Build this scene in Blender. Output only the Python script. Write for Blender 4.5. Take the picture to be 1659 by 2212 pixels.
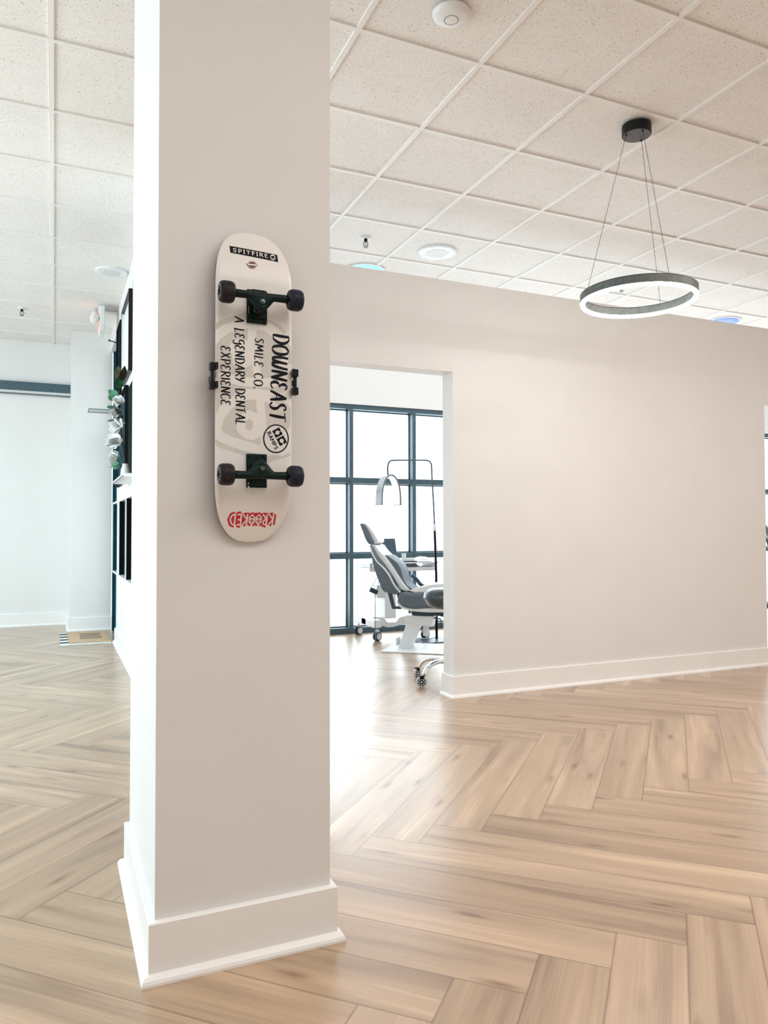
import bpy, bmesh, math, random
from mathutils import Vector, Matrix
random.seed(7)
PI = math.pi
for o in list(bpy.data.objects): bpy.data.objects.remove(o)
sc = bpy.context.scene
COL = sc.collection

# ------------------------------------------------------------------ camera
CAMZ = 1.094
F, PITCH, ROLL, YAW = 1612.88, 0.0234, -0.00174, 0.41536
cy, sy = math.cos(YAW), math.sin(YAW)
fwd = Vector((sy*math.cos(PITCH), cy*math.cos(PITCH), math.sin(PITCH)))
rgt = Vector((cy, -sy, 0)); upv = rgt.cross(fwd)
r2 = rgt*math.cos(ROLL)+upv*math.sin(ROLL); u2 = upv*math.cos(ROLL)-rgt*math.sin(ROLL)
cam = bpy.data.objects.new('camera', bpy.data.cameras.new('camera'))
COL.objects.link(cam)
cam.matrix_world = Matrix(((r2.x, u2.x, -fwd.x, 0), (r2.y, u2.y, -fwd.y, 0), (r2.z, u2.z, -fwd.z, CAMZ), (0, 0, 0, 1)))
cam.data.sensor_fit = 'VERTICAL'; cam.data.sensor_height = 36.0
cam.data.lens = F/2212*36.0
cam.data.clip_start = .05; cam.data.clip_end = 100
sc.camera = cam

# ------------------------------------------------------------------ world, daylight, lamps, exposure
sc.view_settings.view_transform = 'Standard'
try: sc.view_settings.look = 'None'
except Exception: pass
sc.view_settings.gamma = 1; sc.view_settings.use_curve_mapping = False
sc.view_settings.exposure = 0.17
w = bpy.data.worlds.new('daylight'); sc.world = w; w.use_nodes = True
bg = w.node_tree.nodes['Background']; bg.inputs[0].default_value = (0.88, 0.96, 1.0, 1); bg.inputs[1].default_value = 2.2

def area(name, loc, direction, sx, sy_, power, col, spread=None):
    l = bpy.data.lights.new(name, 'AREA'); l.shape = 'RECTANGLE'; l.size = sx; l.size_y = sy_; l.energy = power; l.color = col
    if spread: l.spread = spread
    o = bpy.data.objects.new(name, l); COL.objects.link(o); o.location = loc
    o.rotation_euler = Vector(direction).to_track_quat('-Z', 'Y').to_euler()
    return o
area('daylight_window_wall', (5.3, 7.75, 1.35), (0, -1, -.05), 9.0, 2.4, 185, (0.90, 0.965, 1.0))
area('upward_fill_outside', (6.7, 8.9, .02), (0, 0, 1), 6.2, 2.6, 210, (0.95, 0.98, 1.0), math.radians(105))  # unseen upward light, added to brighten the ceiling behind the partition
area('treatment_room_fill', (5.0, 6.5, 3.22), (0, .12, -1), 8.0, .6, 30, (0.96, 0.985, 1.0))  # added overhead fill, hidden by the partition, lifts soffit and room
area('left_room_fill', (-2.5, 5.6, 3.22), (.05, 0, -1), 1.6, 5.5, 178, (0.56, 0.88, 1.0))  # unseen cool fill from above, added to lighten the left floor
area('daylight_left_windows', (-3.3, 4.6, 1.5), (1, 0, .22), 7.0, 2.4, 90, (0.76, 0.93, 1.0))
area('daylight_front_door', (0.75, 8.2, 1.3), (-1, 0, 0), .8, 2.0, 4, (0.85, 0.97, 1.0))
area('fill_light_front', (1.6, -0.6, 3.2), (0, 0, -1), 3.4, 2.0, 60, (1.0, 0.945, 0.905))  # warm fill added out of view behind the camera, lights the pillar front
area('fill_light_right', (4.7, 1.65, 3.2), (0, 0, -1), 4.0, .8, 76, (1.0, 0.925, 0.865))  # added fill out of view, leaves the partition darker at its top

# ------------------------------------------------------------------ materials
def nodes(name):
    m = bpy.data.materials.new(name); m.use_nodes = True
    nt = m.node_tree; return m, nt, nt.nodes['Principled BSDF']
def mat(name, col, rough=.5, metal=0, var=.04, scale=8, bump=0, bscale=200, coat=0):
    m, nt, p = nodes(name)
    p.inputs['Roughness'].default_value = rough; p.inputs['Metallic'].default_value = metal
    if coat: p.inputs['Coat Weight'].default_value = coat
    tc = nt.nodes.new('ShaderNodeTexCoord'); n = nt.nodes.new('ShaderNodeTexNoise'); n.inputs['Scale'].default_value = scale
    nt.links.new(tc.outputs['Object'], n.inputs['Vector'])
    r = nt.nodes.new('ShaderNodeValToRGB')
    r.color_ramp.elements[0].position = .3; r.color_ramp.elements[1].position = .7
    r.color_ramp.elements[0].color = tuple(max(0, c*(1-var)) for c in col)+(1,)
    r.color_ramp.elements[1].color = tuple(min(1, c*(1+var)) for c in col)+(1,)
    nt.links.new(n.outputs['Fac'], r.inputs['Fac']); nt.links.new(r.outputs['Color'], p.inputs['Base Color'])
    if bump:
        n2 = nt.nodes.new('ShaderNodeTexNoise'); n2.inputs['Scale'].default_value = bscale; nt.links.new(tc.outputs['Object'], n2.inputs['Vector'])
        b = nt.nodes.new('ShaderNodeBump'); b.inputs['Strength'].default_value = bump; b.inputs['Distance'].default_value = .002
        nt.links.new(n2.outputs['Fac'], b.inputs['Height']); nt.links.new(b.outputs['Normal'], p.inputs['Normal'])
    return m
def emit(name, col, s):
    m, nt, p = nodes(name); p.inputs['Base Color'].default_value = col+(1,)
    p.inputs['Emission Color'].default_value = col+(1,); p.inputs['Emission Strength'].default_value = s; return m

WALL = mat('wall_paint', (.80, .79, .783), .6, var=.012, scale=3, bump=.25, bscale=260)
WALLC = mat('wall_paint_white', (.82, .82, .81), .6, var=.01, scale=3, bump=.15, bscale=260)
TRIM = mat('trim_paint', (.90, .89, .875), .38, var=.012, scale=5)
GRID = mat('ceiling_grid_paint', (.86, .845, .825), .45, var=.01)
BLACK = mat('black_metal', (.012, .013, .014), .32, var=.2)
SLATE = mat('window_frame_paint', (.055, .105, .135), .42, var=.15, scale=30)
DECK = mat('deck_white_lacquer', (.86, .835, .81), .38, var=.01, coat=.2)
PLY = mat('deck_ply_edge', (.30, .13, .08), .5, var=.3, scale=60)
INK = mat('black_ink', (.006, .007, .012), .4, var=.2)
WHITEINK = mat('white_ink', (.82, .80, .78), .45)
GREYINK = mat('grey_ink', (.655, .645, .60), .42, var=.01)
RED = mat('red_ink', (.62, .02, .05), .4, var=.05)
MAROON = mat('maroon_ink', (.16, .03, .04), .4, var=.2)
TRUCK = mat('truck_dark_green_metal', (.004, .016, .015), .33, metal=0, var=.3, scale=60)
STEEL = mat('bright_steel', (.7, .72, .74), .22, metal=1, var=.03)
WHEEL = mat('black_urethane', (.020, .018, .019), .42, var=.3, scale=80)
WHEEL_N = mat('navy_urethane', (.020, .021, .036), .42, var=.3, scale=80)
GREYFAB = mat('grey_upholstery', (.115, .150, .180), .5, var=.08, scale=30, bump=.2)
DARKLEATHER = mat('dark_leather', (.05, .062, .075), .22, var=.1, scale=20)
WHITEPL = mat('white_plastic', (.83, .85, .86), .35, var=.01)
CREAMPL = mat('pale_grey_plastic', (.70, .72, .72), .4, var=.02)
CHROME = mat('chrome', (.75, .77, .79), .12, metal=1, var=.02)
DKBLUE = mat('dark_blue_plastic', (.03, .06, .09), .4, var=.15)
SCREEN = mat('screen_slate', (.06, .10, .14), .5, var=.06, scale=10)
LAMPGREY = mat('lamp_grey_shell', (.15, .16, .175), .4, var=.05)
COIR = mat('coir_fibre', (.56, .40, .26), .9, var=.12, scale=120, bump=.6, bscale=300)
LEAF = mat('green_leaf', (.03, .16, .07), .45, var=.5, scale=25)
LEAFD = mat('olive_leaf', (.15, .15, .08), .5, var=.4, scale=25)
PETAL = mat('white_petal', (.84, .87, .87), .55, var=.03)
BROWN = mat('brown_twig', (.05, .035, .025), .6, var=.3, scale=40)
TEALD = mat('dark_teal_panel', (.006, .05, .07), .9, var=.3, scale=20)
MATTE = mat('matte_black_panel', (.004, .008, .010), .95, var=.2)
for _m in (TEALD, MATTE, INK, TRUCK, BLACK, WHEEL, WHEEL_N): _m.node_tree.nodes['Principled BSDF'].inputs['Specular IOR Level'].default_value = .15
RINGBODY = mat('ring_dark_grey', (.10, .115, .11), .45, var=.2, scale=40)
LED = emit('led_diffuser', (1.0, 0.98, 0.95), 60.0)
GLOWC = emit('ceiling_glow_cyan', (.12, .62, 1.0), 2.6)  # for the added cyan glow on the ceiling
GLOWB = emit('ceiling_glow_blue', (.10, .16, 1.0), 1.8)  # for the added blue glow on the ceiling
EXITRED = emit('exit_red', (1.0, .16, .12), 1.6)

def glass(name, tint=(1, 1, 1)):
    m, nt, p = nodes(name); nt.nodes.remove(p); out = nt.nodes['Material Output']
    t = nt.nodes.new('ShaderNodeBsdfTransparent'); t.inputs[0].default_value = tint+(1,)
    g = nt.nodes.new('ShaderNodeBsdfGlossy'); g.inputs['Roughness'].default_value = .03
    lw = nt.nodes.new('ShaderNodeLayerWeight'); lw.inputs[0].default_value = .5; pw = nt.nodes.new('ShaderNodeMath'); pw.operation = 'POWER'; pw.inputs[1].default_value = 5; nt.links.new(lw.outputs['Facing'], pw.inputs[0])
    fr = nt.nodes.new('ShaderNodeMath'); fr.operation = 'MULTIPLY_ADD'; fr.inputs[1].default_value = .9; fr.inputs[2].default_value = .03; nt.links.new(pw.outputs[0], fr.inputs[0])
    mx = nt.nodes.new('ShaderNodeMixShader'); nt.links.new(fr.outputs[0], mx.inputs[0])
    nt.links.new(t.outputs[0], mx.inputs[1]); nt.links.new(g.outputs[0], mx.inputs[2]); nt.links.new(mx.outputs[0], out.inputs[0]); return m
GLASS = glass('window_glass', (.97, .99, 1)); ACRYL = glass('clear_acrylic', (.78, .86, .87))

def ceiling_tile_mat():
    m, nt, p = nodes('mineral_fibre_tile'); p.inputs['Roughness'].default_value = .85
    L = nt.links.new; N = nt.nodes.new
    tc = N('ShaderNodeTexCoord')
    def ramp(src, a, b, ca, cb):
        r = N('ShaderNodeValToRGB'); r.color_ramp.elements[0].position = a; r.color_ramp.elements[1].position = b
        r.color_ramp.elements[0].color = ca+(1,); r.color_ramp.elements[1].color = cb+(1,); L(src, r.inputs['Fac']); return r
    n1 = N('ShaderNodeTexNoise'); n1.inputs['Scale'].default_value = 165; n1.inputs['Detail'].default_value = 1.5; n1.inputs['Distortion'].default_value = 1.0
    L(tc.outputs['Object'], n1.inputs['Vector'])
    pits = ramp(n1.outputs['Fac'], .315, .375, (1, 1, 1), (0, 0, 0))
    n2 = N('ShaderNodeTexNoise'); n2.inputs['Scale'].default_value = 5; L(tc.outputs['Object'], n2.inputs['Vector'])
    base = ramp(n2.outputs['Fac'], .3, .7, (.86, .84, .815), (.89, .875, .855))
    mx = N('ShaderNodeMix'); mx.data_type = 'RGBA'; L(pits.outputs['Color'], mx.inputs[0]); L(base.outputs['Color'], mx.inputs[6]); mx.inputs[7].default_value = (.40, .35, .31, 1)
    L(mx.outputs[2], p.inputs['Base Color'])
    n3 = N('ShaderNodeTexNoise'); n3.inputs['Scale'].default_value = 320; L(tc.outputs['Object'], n3.inputs['Vector'])
    b = N('ShaderNodeBump'); b.inputs['Strength'].default_value = .3; b.inputs['Distance'].default_value = .002
    L(n3.outputs['Fac'], b.inputs['Height']); L(b.outputs['Normal'], p.inputs['Normal'])
    return m
TILE = ceiling_tile_mat()

def floor_mat():
    m, nt, p = nodes('oak_vinyl_plank'); L = nt.links.new; N = nt.nodes.new
    uv = N('ShaderNodeUVMap'); uv.uv_map = 'grain'; ed = N('ShaderNodeUVMap'); ed.uv_map = 'edge'
    at = N('ShaderNodeAttribute'); at.attribute_name = 'tone'
    def ramp(src, els):
        r = N('ShaderNodeValToRGB')
        while len(r.color_ramp.elements) < len(els): r.color_ramp.elements.new(.5)
        for e, (q, c) in zip(r.color_ramp.elements, els): e.position = q; e.color = c+(1,)
        L(src, r.inputs['Fac']); return r
    def mapped(sx, sy2):
        mp = N('ShaderNodeMapping'); mp.inputs['Scale'].default_value = (sx, sy2, 1); L(uv.outputs[0], mp.inputs[0]); return mp
    def noise(mp, scale, det, dist=0):
        n = N('ShaderNodeTexNoise'); n.inputs['Scale'].default_value = scale; n.inputs['Detail'].default_value = det; n.inputs['Distortion'].default_value = dist; L(mp.outputs[0], n.inputs[0]); return n
    def mul(a, b, fac=1.0):
        x = N('ShaderNodeMix'); x.data_type = 'RGBA'; x.blend_type = 'MULTIPLY'; x.inputs[0].default_value = fac; L(a, x.inputs[6]); L(b, x.inputs[7]); return x.outputs[2]
    base = ramp(at.outputs['Fac'], [(0, (.385, .252, .150)), (.5, (.45, .303, .188)), (1, (.505, .35, .228))])
    band = ramp(noise(mapped(.9, 11), 1.0, 3, .6).outputs['Fac'], [(.30, (.62, .57, .53)), (.44, (.91, .90, .89)), (.58, (1.06, 1.06, 1.06)), (.70, (1.34, 1.38, 1.42))])
    fine = ramp(noise(mapped(3, 150), 1.0, 4, .3).outputs['Fac'], [(.3, (.88, .86, .84)), (.6, (1.02, 1.02, 1.02))])
    # knots
    vo = N('ShaderNodeTexVoronoi'); vo.inputs['Scale'].default_value = 1.0; vo.feature = 'F1'
    mpk = mapped(3.4, 13.0); nk = noise(mapped(9, 30), 1, 2); ad = N('ShaderNodeMix'); ad.data_type = 'RGBA'; ad.blend_type = 'ADD'; ad.inputs[0].default_value = .22
    L(mpk.outputs[0], ad.inputs[6]); L(nk.outputs['Color'], ad.inputs[7]); L(ad.outputs[2], vo.inputs['Vector'])
    kn = ramp(vo.outputs['Distance'], [(.02, (.36, .27, .20)), (.09, (.60, .51, .43)), (.17, (.84, .79, .74)), (.30, (1, 1, 1))])
    # keep a third of the knots
    sep = N('ShaderNodeSeparateColor'); L(vo.outputs['Color'], sep.inputs[0])
    gt = N('ShaderNodeMath'); gt.operation = 'GREATER_THAN'; gt.inputs[1].default_value = .45; L(sep.outputs[0], gt.inputs[0])
    kmix = N('ShaderNodeMix'); kmix.data_type = 'RGBA'; L(gt.outputs[0], kmix.inputs[0]); kmix.inputs[6].default_value = (1, 1, 1, 1); L(kn.outputs['Color'], kmix.inputs[7])
    c = mul(base.outputs['Color'], band.outputs['Color']); c = mul(c, fine.outputs['Color']); c = mul(c, kmix.outputs[2])
    # seams: distance from the plank edge, in metres
    sx = N('ShaderNodeSeparateXYZ'); L(ed.outputs[0], sx.inputs[0])
    mn = N('ShaderNodeMath'); mn.operation = 'MINIMUM'; L(sx.outputs[0], mn.inputs[0]); L(sx.outputs[1], mn.inputs[1])
    def edge(axis, size):
        s = N('ShaderNodeMath'); s.operation = 'SUBTRACT'; s.inputs[0].default_value = size/2; 
        a = N('ShaderNodeMath'); a.operation = 'SUBTRACT'; L(sx.outputs[axis], a.inputs[0]); a.inputs[1].default_value = size/2
        b = N('ShaderNodeMath'); b.operation = 'ABSOLUTE'; L(a.outputs[0], b.inputs[0]); L(b.outputs[0], s.inputs[1]); return s
    e0, e1 = edge(0, 1.2192), edge(1, .17778)
    mm = N('ShaderNodeMath'); mm.operation = 'MINIMUM'; L(e0.outputs[0], mm.inputs[0]); L(e1.outputs[0], mm.inputs[1])
    seam = ramp(mm.outputs[0], [(.0005, (.50, .42, .36)), (.0016, (1, 1, 1))])
    c = mul(c, seam.outputs['Color'])
    L(c, p.inputs['Base Color'])
    rr = ramp(band.outputs['Color'], [(0, (.36, .36, .36)), (1, (.30, .30, .30))]); L(rr.outputs['Color'], p.inputs['Roughness'])
    p.inputs['Coat Weight'].default_value = .75; p.inputs['Coat Roughness'].default_value = .36; p.inputs['Coat IOR'].default_value = 1.65
    bp = N('ShaderNodeBump'); bp.inputs['Strength'].default_value = .25; bp.inputs['Distance'].default_value = .001; L(seam.outputs['Color'], bp.inputs['Height']); L(bp.outputs['Normal'], p.inputs['Normal'])
    return m
FLOOR = floor_mat()

# ------------------------------------------------------------------ helpers
def link(name, bm, material, parent=None, smooth=False, bevel=0, auto=None):
    me = bpy.data.meshes.new(name)
    bmesh.ops.recalc_face_normals(bm, faces=bm.faces)
    bm.to_mesh(me); bm.free()
    for m in (material if isinstance(material, (list, tuple)) else [material]): me.materials.append(m)
    if smooth: me.polygons.foreach_set('use_smooth', [True]*len(me.polygons))
    o = bpy.data.objects.new(name, me); COL.objects.link(o)
    if parent: o.parent = parent
    if bevel:
        b = o.modifiers.new('bevel', 'BEVEL'); b.width = bevel; b.segments = 2; b.limit_method = 'ANGLE'
    return o
def tag(o, label, cat, group=None, kind=None):
    o['label'] = label; o['category'] = cat
    if group: o['group'] = group
    if kind: o['kind'] = kind
    return o
def thing(name, label, cat, loc=(0, 0, 0), rz=0, group=None):
    o = bpy.data.objects.new(name, None); COL.objects.link(o); o.location = loc; o.rotation_euler = (0, 0, rz); o.empty_display_size = .1
    return tag(o, label, cat, group)
def struct(o): o['kind'] = 'structure'; return o
def copy_tree(o, parent=None):
    c = o.copy(); COL.objects.link(c); c.parent = parent
    for ch in list(o.children): copy_tree(ch, c)
    return c
def bx(bm, x0, x1, y0, y1, z0, z1, M=None):
    vs = [bm.verts.new((x, y, z)) for z in (z0, z1) for y in (y0, y1) for x in (x0, x1)]
    for f in ((0, 2, 3, 1), (4, 5, 7, 6), (0, 1, 5, 4), (2, 6, 7, 3), (0, 4, 6, 2), (1, 3, 7, 5)): bm.faces.new([vs[i] for i in f])
    if M: bmesh.ops.transform(bm, matrix=M, verts=vs)
    return vs
def box(x0, x1, y0, y1, z0, z1):
    bm = bmesh.new(); bx(bm, x0, x1, y0, y1, z0, z1); return bm
def frame_from(d):
    d = d.normalized(); a = Vector((0, 0, 1)) if abs(d.z) < .9 else Vector((1, 0, 0))
    u = d.cross(a).normalized(); return u, d.cross(u).normalized()
def tube(bm, pts, r, n=10, cap=True):
    pts = [Vector(p) for p in pts]; rings = []
    rad = r if isinstance(r, (list, tuple)) else [r]*len(pts)
    u = None
    for i, p in enumerate(pts):
        d = (pts[min(i+1, len(pts)-1)]-pts[max(i-1, 0)]).normalized()
        if u is None: u, v = frame_from(d)
        else:
            u = (u-d*u.dot(d)).normalized(); v = d.cross(u)
        rings.append([bm.verts.new(p+(u*math.cos(2*PI*k/n)+v*math.sin(2*PI*k/n))*rad[i]) for k in range(n)])
    for a, b in zip(rings, rings[1:]):
        for k in range(n): bm.faces.new((a[k], a[(k+1) % n], b[(k+1) % n], b[k]))
    if cap:
        bm.faces.new(rings[0][::-1]); bm.faces.new(rings[-1])
def smooth_path(pts, sub=6):
    pts = [Vector(p) for p in pts]; P = [2*pts[0]-pts[1]]+pts+[2*pts[-1]-pts[-2]]; out = []
    for i in range(1, len(P)-2):
        a, b, c, d = P[i-1:i+3]
        for k in range(sub):
            t = k/sub
            out.append(.5*((2*b)+(c-a)*t+(2*a-5*b+4*c-d)*t*t+(3*b-a-3*c+d)*t**3))
    out.append(pts[-1]); return out
def lathe(bm, prof, n=32, axis='Z', loc=(0, 0, 0), M=None):
    rings = []; new = []
    for r, h in prof:
        ring = []
        for k in range(n):
            a = 2*PI*k/n; c, s = math.cos(a)*r, math.sin(a)*r
            p = {'Z': (c, s, h), 'X': (h, c, s), 'Y': (c, h, s)}[axis]
            ring.append(bm.verts.new(Vector(p)+Vector(loc)))
        rings.append(ring); new += ring
    for a, b in zip(rings, rings[1:]):
        for k in range(n): bm.faces.new((a[k], a[(k+1) % n], b[(k+1) % n], b[k]))
    bm.faces.new(rings[0][::-1]); bm.faces.new(rings[-1])
    if M: bmesh.ops.transform(bm, matrix=M, verts=new)
def prism(bm, poly, y0, y1, f=lambda s, z, y: (s, y, z)):
    a = [bm.verts.new(f(s, z, y0)) for s, z in poly]; b = [bm.verts.new(f(s, z, y1)) for s, z in poly]
    n = len(poly); bm.faces.new(a); bm.faces.new(b[::-1])
    for k in range(n): bm.faces.new((a[k], b[k], b[(k+1) % n], a[(k+1) % n]))

# ------------------------------------------------------------------ floor: one mesh, one face per plank
HC = 3.259
def floor():
    wd, Lp = .17778, 1.2192; d = wd*math.sqrt(2); Ld = Lp*math.sqrt(2); a0, b0 = -1.190, 3.780
    bm = bmesh.new(); g = bm.loops.layers.uv.new('grain'); e = bm.loops.layers.uv.new('edge'); tn = bm.loops.layers.float_color.new('tone')
    X0, X1, Y0, Y1 = -3.5, 10.0, -3.0, 9.6
    def quad(a_lo, a_hi, b_lo, b_hi, along_b):
        P = lambda a, b: ((a+b)/2, (b-a)/2)
        c = [(a_lo, b_lo), (a_hi, b_lo), (a_hi, b_hi), (a_lo, b_hi)]
        pts = [P(*q) for q in c]
        mx, my = sum(p[0] for p in pts)/4, sum(p[1] for p in pts)/4
        if not (X0-.7 < mx < X1+.7 and Y0-.7 < my < Y1+.7): return
        vs = [bm.verts.new((x, y, 0)) for x, y in pts]; f = bm.faces.new(vs)
        ro, rv, t = random.random()*60, random.random()*9, random.random()
        s2 = math.sqrt(2)
        for lp, (a, b) in zip(f.loops, c):
            ul, vl = ((b-b_lo)/s2, (a-a_lo)/s2) if along_b else ((a-a_lo)/s2, (b-b_lo)/s2)
            lp[g].uv = (ul+ro, vl+rv); lp[e].uv = (ul, vl); lp[tn] = (t, t, t, 1)
    for r in range(-6, 6):
        A0 = a0+r*(Ld-d); B0 = b0-r*(Ld+d)
        for i in range(-90, 90):
            quad(A0+i*d, A0+(i+1)*d, B0+i*d, B0+i*d+Ld, True)
            quad(A0+i*d, A0+i*d+Ld, B0+(i-1)*d, B0+i*d, False)
    o = link('floor', bm, FLOOR); struct(o)
floor()

# ------------------------------------------------------------------ ceiling: tiles recessed in a 2 ft grid
def ceiling():
    T = .6096; bm = bmesh.new()
    X0, X1, Y0, Y1 = -3.5, 10.0, -3.0, 9.6
    z = HC+.009
    bx(bm, X0, X1, Y0, Y1, z, z+.05)
    n0 = len(bm.faces); h = .0115
    xs = [(i+1.94833)*T for i in range(-9, 16)]; ys = [(j+4.85615)*T for j in range(-10, 12)]
    for x in xs:
        if X0 < x < X1: bx(bm, x-h, x+h, Y0, Y1, HC, z)
    for y in ys:
        if Y0 < y < Y1: bx(bm, X0, X1, y-h, y+h, HC-.0004, z)
    bm.faces.ensure_lookup_table()
    for f in bm.faces[n0:]: f.material_index = 1
    o = link('ceiling', bm, [TILE, GRID]); struct(o)
ceiling()

# ------------------------------------------------------------------ walls
def wall(name, boxes, m=WALL):
    bm = bmesh.new()
    for b in boxes: bx(bm, *b)
    return struct(link(name, bm, m))
def baseboard(name, path, closed=False, h=.141, side=1, parent=None):
    """path of plan points along the wall face; profile steps out to the given side"""
    bm = bmesh.new(); bm2 = bmesh.new()
    prof = [(0, 0), (.016, 0), (.016, h-.003), (.0135, h), (0, h)]
    shoe = [(.016, 0), (.034, 0), (.034, .006), (.031, .013), (.025, .019), (.016, .022)]
    P = [Vector((p[0], p[1])) for p in path]; n = len(P)
    def offs(i, d):
        segs = []
        if i > 0 or closed: segs.append((P[i]-P[i-1]).normalized())
        if i < n-1 or closed: segs.append((P[(i+1) % n]-P[i]).normalized())
        ns = [Vector((s.y, -s.x))*side for s in segs]
        if len(ns) == 1: return P[i]+ns[0]*d
        return P[i]+(ns[0]+ns[1])*(d/(1+ns[0].dot(ns[1])))
    for B, pr in ((bm, prof), (bm2, shoe)):
        rings = []
        for i in range(n): rings.append([B.verts.new((*offs(i, d), z)) for d, z in pr])
        m = len(pr)
        rng = range(n) if closed else range(n-1)
        for i in rng:
            a, b = rings[i], rings[(i+1) % n]
            for k in range(m): B.faces.new((a[k], a[(k+1) % m], b[(k+1) % m], b[k]))
        if not closed: B.faces.new(rings[0]); B.faces.new(rings[-1][::-1])
    o = struct(link(name, bm, TRIM)); link('shoe_molding', bm2, TRIM, o); return o

# square pillar
PX0, PX1, PY0, PY1 = .231, .684, 1.915, 2.58
wall('wall_pillar', [(PX0, PX1, PY0, PY1, 0, HC+.008)])
baseboard('baseboard_pillar', [(PX0, PY0), (PX1, PY0), (PX1, PY1), (PX0, PY1)], closed=True)
# partition with two doorless openings; it stops short of the ceiling
WY0, WY1, WT = 4.28, 4.42, 2.728
OH = 2.128
wall('wall_partition', [(.555, 1.44, WY0, WY1, 0, WT), (2.382, 5.262, WY0, WY1, 0, WT), (6.2, 9.9, WY0, WY1, 0, WT),
                        (1.44, 2.382, WY0, WY1, OH, WT), (5.262, 6.2, WY0, WY1, OH, WT)])
baseboard('baseboard_partition', [(2.382, WY1), (2.382, WY0), (5.262, WY0), (5.262, WY1)])
# wall between the two rooms, left of the treatment room
wall('wall_entry', [(.555, .675, WY1, 7.74, 0, HC+.008)], WALLC)
baseboard('baseboard_entry', [(.555, 7.74), (.555, WY1)], side=1)
wall('wall_entry_header', [(.555, .675, 7.74, 8.77, 3.06, HC+.008)], WALLC)
# far wall and boxed-out column of the left room
wall('wall_far', [(-3.5, .157, 9.46, 9.6, 0, HC+.008), (.157, .575, 8.765, 9.6, 0, HC+.008)], WALLC)
baseboard('baseboard_far', [(-3.5, 9.46), (.157, 9.46), (.157, 8.765), (.575, 8.765)], h=.145)
# left wall with windows to the outside
wall('wall_left', [(-3.62, -3.5, -3, 9.6, 0, .3), (-3.62, -3.5, -3, 9.6, 2.75, HC), (-3.62, -3.5, -3, 1.0, .3, 2.75), (-3.62, -3.5, 8.2, 9.6, .3, 2.75)], WALLC)
wall('wall_back', [(-3.5, 10, -3.12, -3, 0, HC)])
wall('wall_right', [(9.9, 10.02, -3, 7.6, 0, HC)])
# window wall of the treatment room: white soffit and the dark frame grid
WINY = 7.35
wall('wall_window_soffit', [(.675, 9.9, WINY-.02, WINY+.16, 2.42, HC+.008)], WALLC)
def storefront():
    bm = bmesh.new(); z0, z1 = 0, 2.42
    rails = [(0, .06), (.793, .842), (1.585, 1.638), (2.37, 2.419)]
    xs = [2.865+.739*k for k in range(-2, 10)]
    for a, b in rails: bx(bm, .675, 9.9, WINY, WINY+.11, a, b)
    for x in xs+[.70, 9.88]: bx(bm, x-.0205, x+.0205, WINY-.004, WINY+.112, 0, 2.4195)
    for a, b in rails:   # glazing stops
        for z in (a-.012, b):
            if 0 < z < 2.36: bx(bm, .675, 9.9, WINY+.075, WINY+.09, z, z+.012)
    for x in xs: 
        for s in (-.0325, .0205): bx(bm, x+s, x+s+.012, WINY+.075, WINY+.09, .06, 2.37)
    o = struct(link('window_1', bm, SLATE))
    g = bmesh.new(); bx(g, .70, 9.88, WINY+.058, WINY+.064, .05, 2.38); link('glass', g, GLASS, o)
storefront()
def entry_door():
    bm = bmesh.new(); x0, x1 = .60, .66
    bx(bm, x0, x1, 7.742, 7.80, 0, 3.055); bx(bm, x0-.018, x1, 8.66, 8.764, 0, 3.055)
    bx(bm, x0, x1, 7.80, 8.66, 2.96, 3.055); bx(bm, x0, x1, 7.80, 8.66, 0, .02); bx(bm, x0, x1, 7.80, 8.66, 2.14, 2.20)
    o = struct(link('door_1', bm, TEALD))
    d = bmesh.new(); 
    bx(d, x0+.01, x0+.05, 7.803, 7.92, .022, 2.138); bx(d, x0+.01, x0+.05, 8.54, 8.657, .022, 2.138); bx(d, x0+.01, x0+.05, 7.92, 8.54, .022, .24); bx(d, x0+.01, x0+.05, 7.92, 8.54, 2.02, 2.138)
    df = link('door_leaf', d, SLATE, o)
    g = box(x0+.027, x0+.033, 7.92, 8.54, .24, 2.02); link('glass', g, GLASS, df)
    link('transom_glass', box(x0+.027, x0+.033, 7.80, 8.66, 2.20, 2.96), GLASS, o)
    hd = bmesh.new(); tube(hd, [(x0+.01, 7.86, .95), (x0-.03, 7.86, .95), (x0-.03, 7.86, 1.25), (x0+.01, 7.86, 1.25)], .009); link('door_handle', hd, STEEL, df)
entry_door()
def far_shade():
    # dark header band with a track below, over a flat white roller shade
    t = thing('window_shade', 'dark teal header band with thin grey track high on the far left wall', 'shade', (-1.68, 9.458, 2.65))
    link('header', box(-1.8, 1.836, -.05, 0, .035, .135), SLATE, t)
    link('track', box(-1.8, 1.836, -.04, 0, .008, .035), CREAMPL, t)
    link('lower_rail', box(-1.8, 1.836, -.03, 0, -.006, .008), LAMPGREY, t)
far_shade()

# ------------------------------------------------------------------ skateboard
BX, BZ, BY = .4605, 1.463, 1.855
def kick(v):
    a = abs(v)-.262
    return 0 if a < 0 else .045*(a/.14)**1.7
def surf(u, v): return BY+kick(v)+.004*(u/.1)**2
def half(v):
    a = abs(v)-.238
    return .0985 if a <= 0 else .0985*max(0, 1-(min(1, a/.164))**2.45)**(1/2.45)
HM = (0.000209852069, 4.87567526e-07, -0.140191641, 1.62309571e-05, -0.000207573087, 0.39039587, -4.49633833e-05, 2.46575982e-06)
def buv(px, py):
    a, b, c, d, e, f, g, h = HM; w_ = g*px+h*py+1
    return (a*px+b*py+c)/w_, (d*px+e*py+f)/w_
board = thing('skateboard', 'white skateboard hung vertically on the pillar with wheels facing out', 'skateboard', (BX, PY0, BZ))
def B(u, v, lift=0): return (u, surf(u, v)-PY0-lift, v)      # local to the board empty
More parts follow.
